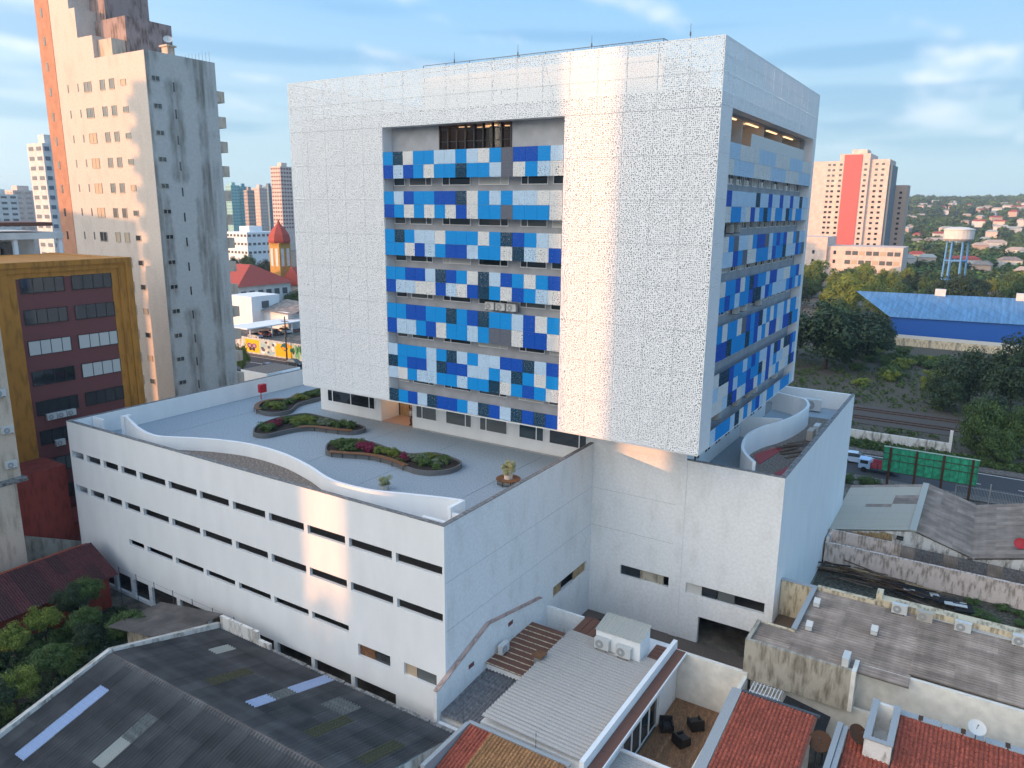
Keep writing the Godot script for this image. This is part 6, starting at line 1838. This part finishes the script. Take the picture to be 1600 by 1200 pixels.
func truck(at: Vector3) -> void:
	var t := thing("pickup_truck", "red slatted pickup truck with a white load parked by the billboard", "truck", at)
	bx("cab", t, at + Vector3(-2.4, 0.5, -0.85), at + Vector3(-1.0, 1.7, 0.85), mat("truck_blue", lin(0.35, 0.5, 0.7), 0.4))
	bx("bed", t, at + Vector3(-0.95, 0.55, -0.9), at + Vector3(2.4, 0.7, 0.9), M["dark_steel"])
	for s in [-0.9, 0.84]:
		for k in 3: bx("slat", t, at + Vector3(-0.95, 0.75 + 0.25 * k, s), at + Vector3(2.4, 0.93 + 0.25 * k, s + 0.06), M["fire_red"])
	for i in 5: bx("stake", t, at + Vector3(-0.9 + i * 0.8, 0.7, 0.91), at + Vector3(-0.82 + i * 0.8, 1.45, 0.96), M["rust"])
	var l := MB.new()
	l.lathe(at + Vector3(1.4, 0.75, 0), [Vector2(0.7, 0), Vector2(0.75, 0.4), Vector2(0.5, 0.75), Vector2(0, 0.85)], 9)
	wpart("load", l, M["plastic_white"], t)
	bx("windscreen", t, at + Vector3(-2.2, 1.15, 0.855), at + Vector3(-1.25, 1.6, 0.87), M["glass"])
	for x in [-1.7, 1.4]:
		for z in [-0.8, 0.8]:
			var w := MB.new()
			w.tube(at + Vector3(x, 0.36, z - 0.12), at + Vector3(x, 0.36, z + 0.12), 0.36, 0.36, 12)
			wpart("wheel", w, M["tyre"], t)

func city_block(n: String, label: String, c: Vector3, w: float, d: float, top: float, wall: String, glass: String, fl: float, nw: int, nd: int) -> void:
	var t := thing(n, label, "building", Vector3(c.x, 0, c.z))
	bx("wall", t, Vector3(c.x - w / 2, 0, c.z - d / 2), Vector3(c.x + w / 2, top, c.z + d / 2), M[wall])
	bx("roof_box", t, Vector3(c.x - w / 5, top, c.z - d / 5), Vector3(c.x + w / 5, top + 3.0, c.z + d / 5), M[wall])
	var y := top - 2.4
	while y > top * 0.25:
		for i in nw:
			var x := c.x - w / 2 + w * (i + 0.5) / nw
			bx("window", t, Vector3(x - w * 0.3 / nw, y, c.z + d / 2), Vector3(x + w * 0.3 / nw, y + 1.3, c.z + d / 2 + 0.08), M[glass])
		for i in nd:
			var z := c.z - d / 2 + d * (i + 0.5) / nd
			bx("window", t, Vector3(c.x + w / 2, y, z - d * 0.3 / nd), Vector3(c.x + w / 2 + 0.08, y + 1.3, z + d * 0.3 / nd), M[glass])
		y -= fl

func left_far() -> void:
	city_block("teal_tower", "pale teal tower with green glass bands in the distant skyline", Vector3(-664, 0, -508), 9, 11, 56, "teal", "teal_glass", 3.2, 3, 3)
	city_block("teal_tower", "narrow brighter teal tower next to the pale teal one", Vector3(-660, 0, -518), 5, 8, 55, "teal_glass", "teal", 3.2, 2, 2)
	city_block("tan_tower", "greyish tan tower between the teal and white-striped towers", Vector3(-566, 0, -449), 5, 8, 49, "tan", "slate", 3.2, 2, 3)
	city_block("striped_tower", "pale tower with dark window stripes in the distant skyline", Vector3(-574, 0, -468), 10, 9, 51.5, "pale_pink", "tan", 3.0, 4, 3)
	city_block("dark_tower", "slate coloured slim tower beside the tall pink one", Vector3(-600, 0, -501), 8, 7, 54, "slate", "teal_glass", 3.0, 3, 3)
	city_block("rose_tower", "tall rose coloured tower partly behind the white office tower", Vector3(-461, 0, -397), 11, 14, 65, "pale_pink", "maroon", 3.0, 4, 5)
	city_block("white_office", "white low office with long dark glass front behind the church", Vector3(-325, 0, -252), 20, 22, 20.5, "white", "glass_grey", 4.5, 7, 7)
	city_block("grey_far_block", "pale block with orange top at the edge of the skyline behind the cream tower", Vector3(-523, 0, -230), 18, 18, 43, "pale_pink", "tan", 3.2, 4, 3)
	city_block("slab_tower", "white slab tower with grey edge half behind the cream tower", Vector3(-254, 0, -111), 10, 8, 54, "pale_white", "slate", 3.2, 2, 3)
	city_block("pale_far_block", "pale low tower behind the roof terrace block", Vector3(-500, 0, -205), 16, 16, 40, "pale_white", "glass_grey", 3.4, 3, 3)
	# church
	var t := thing("church", "ochre church with red domed bell tower and red roof", "church", Vector3(-184, 0, -150))
	var b := MB.new()
	b.box(Vector3(-185.5, 0, -150.5), Vector3(-180.5, 22, -145.5))
	wpart("bell_tower", b, M["church_wall"], t)
	b = MB.new()
	for i in 8:
		var a0 := TAU * (i + 0.5) / 8
		var a1 := TAU * (i + 1.5) / 8
		var c := Vector3(-183, 0, -148)
		var pr := [[3.7, 21.9], [3.9, 22.6], [3.5, 24.6], [2.2, 26.6], [0.7, 28.2], [0.1, 29.6]]
		for k in 5:
			b.quad(c + Vector3(cos(a0) * pr[k][0], pr[k][1], sin(a0) * pr[k][0]), c + Vector3(cos(a0) * pr[k + 1][0], pr[k + 1][1], sin(a0) * pr[k + 1][0]), c + Vector3(cos(a1) * pr[k + 1][0], pr[k + 1][1], sin(a1) * pr[k + 1][0]), c + Vector3(cos(a1) * pr[k][0], pr[k][1], sin(a1) * pr[k][0]))
	wpart("dome", b, M["church_roof"], t)
	for q in [[-184.2, 1.0], [-181.8, 1.0]]: bx("bell_opening", t, Vector3(q[0] - 0.6, 14.0, -145.5), Vector3(q[0] + 0.6, 20.0, -145.4), M["pale_white"])
	for z in [-149.2, -146.8]: bx("bell_opening", t, Vector3(-180.5, 14.0, z - 0.6), Vector3(-180.4, 20.0, z + 0.6), M["pale_white"])
	b = MB.new()
	b.box(Vector3(-180.4, 0, -172), Vector3(-170, 8, -146))
	wpart("nave", b, M["cream"], t)
	b = MB.new()
	b.hexa([Vector3(-181, 8, -145.4), Vector3(-169, 8, -145.4), Vector3(-169, 8, -173), Vector3(-181, 8, -173), Vector3(-175.2, 14, -145.4), Vector3(-174.8, 14, -145.4), Vector3(-174.8, 14, -173), Vector3(-175.2, 14, -173)])
	wpart("nave_roof", b, M["church_roof"], t)
	# red roofed school building
	t = thing("red_roof_hall", "white two storey hall with broad red hipped roof by the church", "building", Vector3(-182, 0, -132))
	bx("wall", t, Vector3(-193, 0, -142), Vector3(-172, 9.5, -121), M["pale_white"])
	b = MB.new()
	b.hexa([Vector3(-194, 9.5, -120), Vector3(-171, 9.5, -120), Vector3(-171, 9.5, -143), Vector3(-194, 9.5, -143), Vector3(-187, 15.5, -131), Vector3(-178, 15.5, -131), Vector3(-178, 15.5, -132), Vector3(-187, 15.5, -132)])
	wpart("roof", b, M["church_roof"], t)
	for i in 6:
		for y in [2.0, 6.0]: bx("window", t, Vector3(-172, y, -140.5 + i * 3.3), Vector3(-171.9, y + 1.9, -138.5 + i * 3.3), M["glass_grey"])
	# shops and parking canopy
	t = thing("corner_shop", "white shop with grey corrugated roof behind the parking canopy", "building", Vector3(-152, 0, -118))
	b = MB.new()
	b.box(Vector3(-160, 0, -118), Vector3(-150, 9, -108)); b.box(Vector3(-150, 0, -130), Vector3(-140, 5, -112))
	wpart("wall", b, M["white"], t)
	b = MB.new()
	b.hexa([Vector3(-150, 5, -111), Vector3(-138, 4.5, -111), Vector3(-138, 4.5, -131), Vector3(-150, 5, -131), Vector3(-150, 7.2, -120), Vector3(-138, 6.6, -120), Vector3(-138, 6.6, -121), Vector3(-150, 7.2, -121)])
	wpart("roof", b, M["fibro_grey0"], t)
	bx("window", t, Vector3(-150, 5.5, -114), Vector3(-149.9, 7.5, -111.5), M["glass_grey"])
	t = thing("parking_canopy", "long white parking canopy roof over cars behind the mural wall", "canopy", Vector3(-138, 0, -104))
	bx("roof", t, Vector3(-143, 2.8, -116), Vector3(-135, 3.1, -94), M["white"])
	for z in [-95, -102, -109, -115]: bx("post", t, Vector3(-135.3, 0, z - 0.12), Vector3(-135.05, 2.8, z + 0.12), M["white_trim"])
	var cl := [lin(0.4, 0.42, 0.45), lin(0.3, 0.02, 0.02), lin(0.05, 0.05, 0.06), lin(0.6, 0.6, 0.6)]
	var cn := ["silver", "dark red", "black", "white"]
	for i in 4: car("%s car parked under the white canopy behind the mural wall" % cn[i], Vector3(-137.0, 0, -98.0 - i * 3.4), 0.0, cl[i])
	car("dark blue car on the street below the stained cream tower", Vector3(-101.5, 0, -72.5), 0.0, lin(0.02, 0.05, 0.12))
	car("black car on the street in front of the mural wall", Vector3(-100.5, 0, -78.6), 0.0, lin(0.02, 0.02, 0.025))
	# mural wall: print on a plain wall
	t = thing("mural_wall", "street wall painted with yellow panels, a butterfly and green leaves", "wall", Vector3(-110, 0, -82.4))
	bx("wall", t, Vector3(-125, 0, -82.7), Vector3(-92, 3.9, -82.45), M["white_stain"])
	var mm := MeshInstance3D.new()
	var q := QuadMesh.new()
	q.size = Vector2(22, 3.4)
	mm.mesh = q
	mm.name = "painting"
	var m := StandardMaterial3D.new()
	m.albedo_texture = mural()
	m.roughness = 0.9
	mm.material_override = m
	t.add_child(mm)
	mm.position = Vector3(-1.2, 2.0, -0.04)
	t = thing("utility_pole", "dark utility pole with cross arm in front of the mural wall", "pole", Vector3(-106.5, 0, -81.6))
	b = MB.new()
	b.tube(Vector3.ZERO, Vector3(0, 10, 0), 0.2, 0.13, 8)
	part("pole", mesh_of(b), M["billboard_frame"], t)
	b = MB.new()
	b.box(Vector3(-1.2, 8.8, -0.06), Vector3(1.2, 8.95, 0.06)); b.box(Vector3(-0.9, 7.6, -0.06), Vector3(0.9, 7.72, 0.06))
	part("cross_arm", mesh_of(b), M["billboard_frame"], t)
	b = MB.new()
	b.tube(Vector3(0.3, 5.4, 0.2), Vector3(0.3, 6.4, 0.2), 0.28, 0.28, 8)
	part("transformer", mesh_of(b), M["dark_steel"], t)
	t = thing("flat_roof_house", "small white flat roofed house between the podium and the street", "house", Vector3(-89, 0, -62))
	bx("wall", t, Vector3(-93, 0, -66.5), Vector3(-85.6, 3.5, -58.5), M["white"])
	bx("roof", t, Vector3(-92.8, 3.5, -66.3), Vector3(-85.8, 3.56, -58.7), M["debris"])
	bx("annex", t, Vector3(-85.5, 0, -68), Vector3(-76, 3.0, -62), M["white"])
	t = thing("blue_clad_block", "narrow block with blue-grey cladding beside the cream tower", "building", Vector3(-104, 0, -62))
	bx("wall", t, Vector3(-112, 0, -66), Vector3(-104, 19, -58), mat("clad", lin(0.2, 0.27, 0.34), 0.6))
	for i in 4: bx("fin", t, Vector3(-104, 0, -65.4 + i * 2), Vector3(-103.8, 17, -64.8 + i * 2), M["slate"])
	for i in 16:
		var k: Array = [[-205, -160], [-215, -158], [-226, -170], [-236, -176], [-248, -188], [-260, -196], [-270, -214], [-176, -140], [-178, -164], [-168, -142], [-300, -220], [-310, -236], [-370, -290], [-380, -310], [-390, -300], [-420, -330]][i]
		tree("city_tree", "dark green tree between the church and the distant towers", Vector3(k[0], 0, k[1]), 9.0 if k[0] > -180 else 12.0, 10, 2, "leaf_mid" if i % 2 else "leaf_dark", "city trees", i % 3)
	tree("street_tree", "slim yellow-green tree beside the blue clad block", Vector3(-97.5, 0, -62.5), 9, 3.5, 3, "leaf_lime", "", 1)

func mural() -> ImageTexture:
	var w := 660
	var h := 102
	var im := Image.create(w, h, false, Image.FORMAT_RGB8)
	im.fill(Color(0.72, 0.78, 0.76))
	var g := RandomNumberGenerator.new()
	g.seed = 4
	im.fill_rect(Rect2i(20, 6, 150, 92), Color(0.93, 0.75, 0.08))
	im.fill_rect(Rect2i(330, 10, 170, 88), Color(0.93, 0.73, 0.1))
	var blob := func(cx: float, cy: float, rx: float, ry: float, c: Color):
		for y in range(maxi(0, int(cy - ry)), mini(h, int(cy + ry) + 1)):
			for x in range(maxi(0, int(cx - rx)), mini(w, int(cx + rx) + 1)):
				if pow((x - cx) / rx, 2) + pow((y - cy) / ry, 2) < 1.0: im.set_pixel(x, y, c)
	for s in [-1, 1]:
		blob.call(90 + s * 26, 50, 24, 18, Color(0.45, 0.32, 0.5)); blob.call(90 + s * 24, 50, 15, 11, Color(0.75, 0.55, 0.6)); blob.call(90 + s * 18, 74, 14, 13, Color(0.25, 0.18, 0.3))
	blob.call(90, 60, 4, 26, Color(0.1, 0.08, 0.1))
	for i in 26: blob.call(g.randf_range(180, 330), g.randf_range(10, 95), g.randf_range(6, 18), g.randf_range(6, 16), [Color(0.9, 0.92, 0.94), Color(0.6, 0.75, 0.8), Color(0.35, 0.36, 0.4), Color(0.9, 0.85, 0.8)][g.randi() % 4])
	for i in 12: blob.call(g.randf_range(400, 500), g.randf_range(5, 50), g.randf_range(8, 18), g.randf_range(6, 16), [Color(0.05, 0.4, 0.42), Color(0.1, 0.5, 0.45), Color(0.9, 0.6, 0.1)][g.randi() % 3])
	for i in 24: blob.call(g.randf_range(505, 655), g.randf_range(20, 90), g.randf_range(6, 14), g.randf_range(12, 30), [Color(0.2, 0.5, 0.25), Color(0.45, 0.68, 0.5), Color(0.12, 0.35, 0.2)][g.randi() % 3])
	return ImageTexture.create_from_image(im)

func _ready() -> void:
	rng.seed = 20240
	set_camera_and_light()
	T["perf_dense"] = perf_tex("perf_dense", 0.034, 0.13, 0.95)
	T["perf_sparse"] = perf_tex("perf_sparse", 0.02, 0.13, 0.6)
	make_materials()
	var pc := mat("pane_clear", Color(0.1, 0.1, 0.11, 0.35), 0.05)
	pc.transparency = BaseMaterial3D.TRANSPARENCY_ALPHA
	ground_and_far()
	podium()
	office_tower()
	left_side()
	sun_side()
	left_far()
	near_houses()
	yard()
	terrace_things()
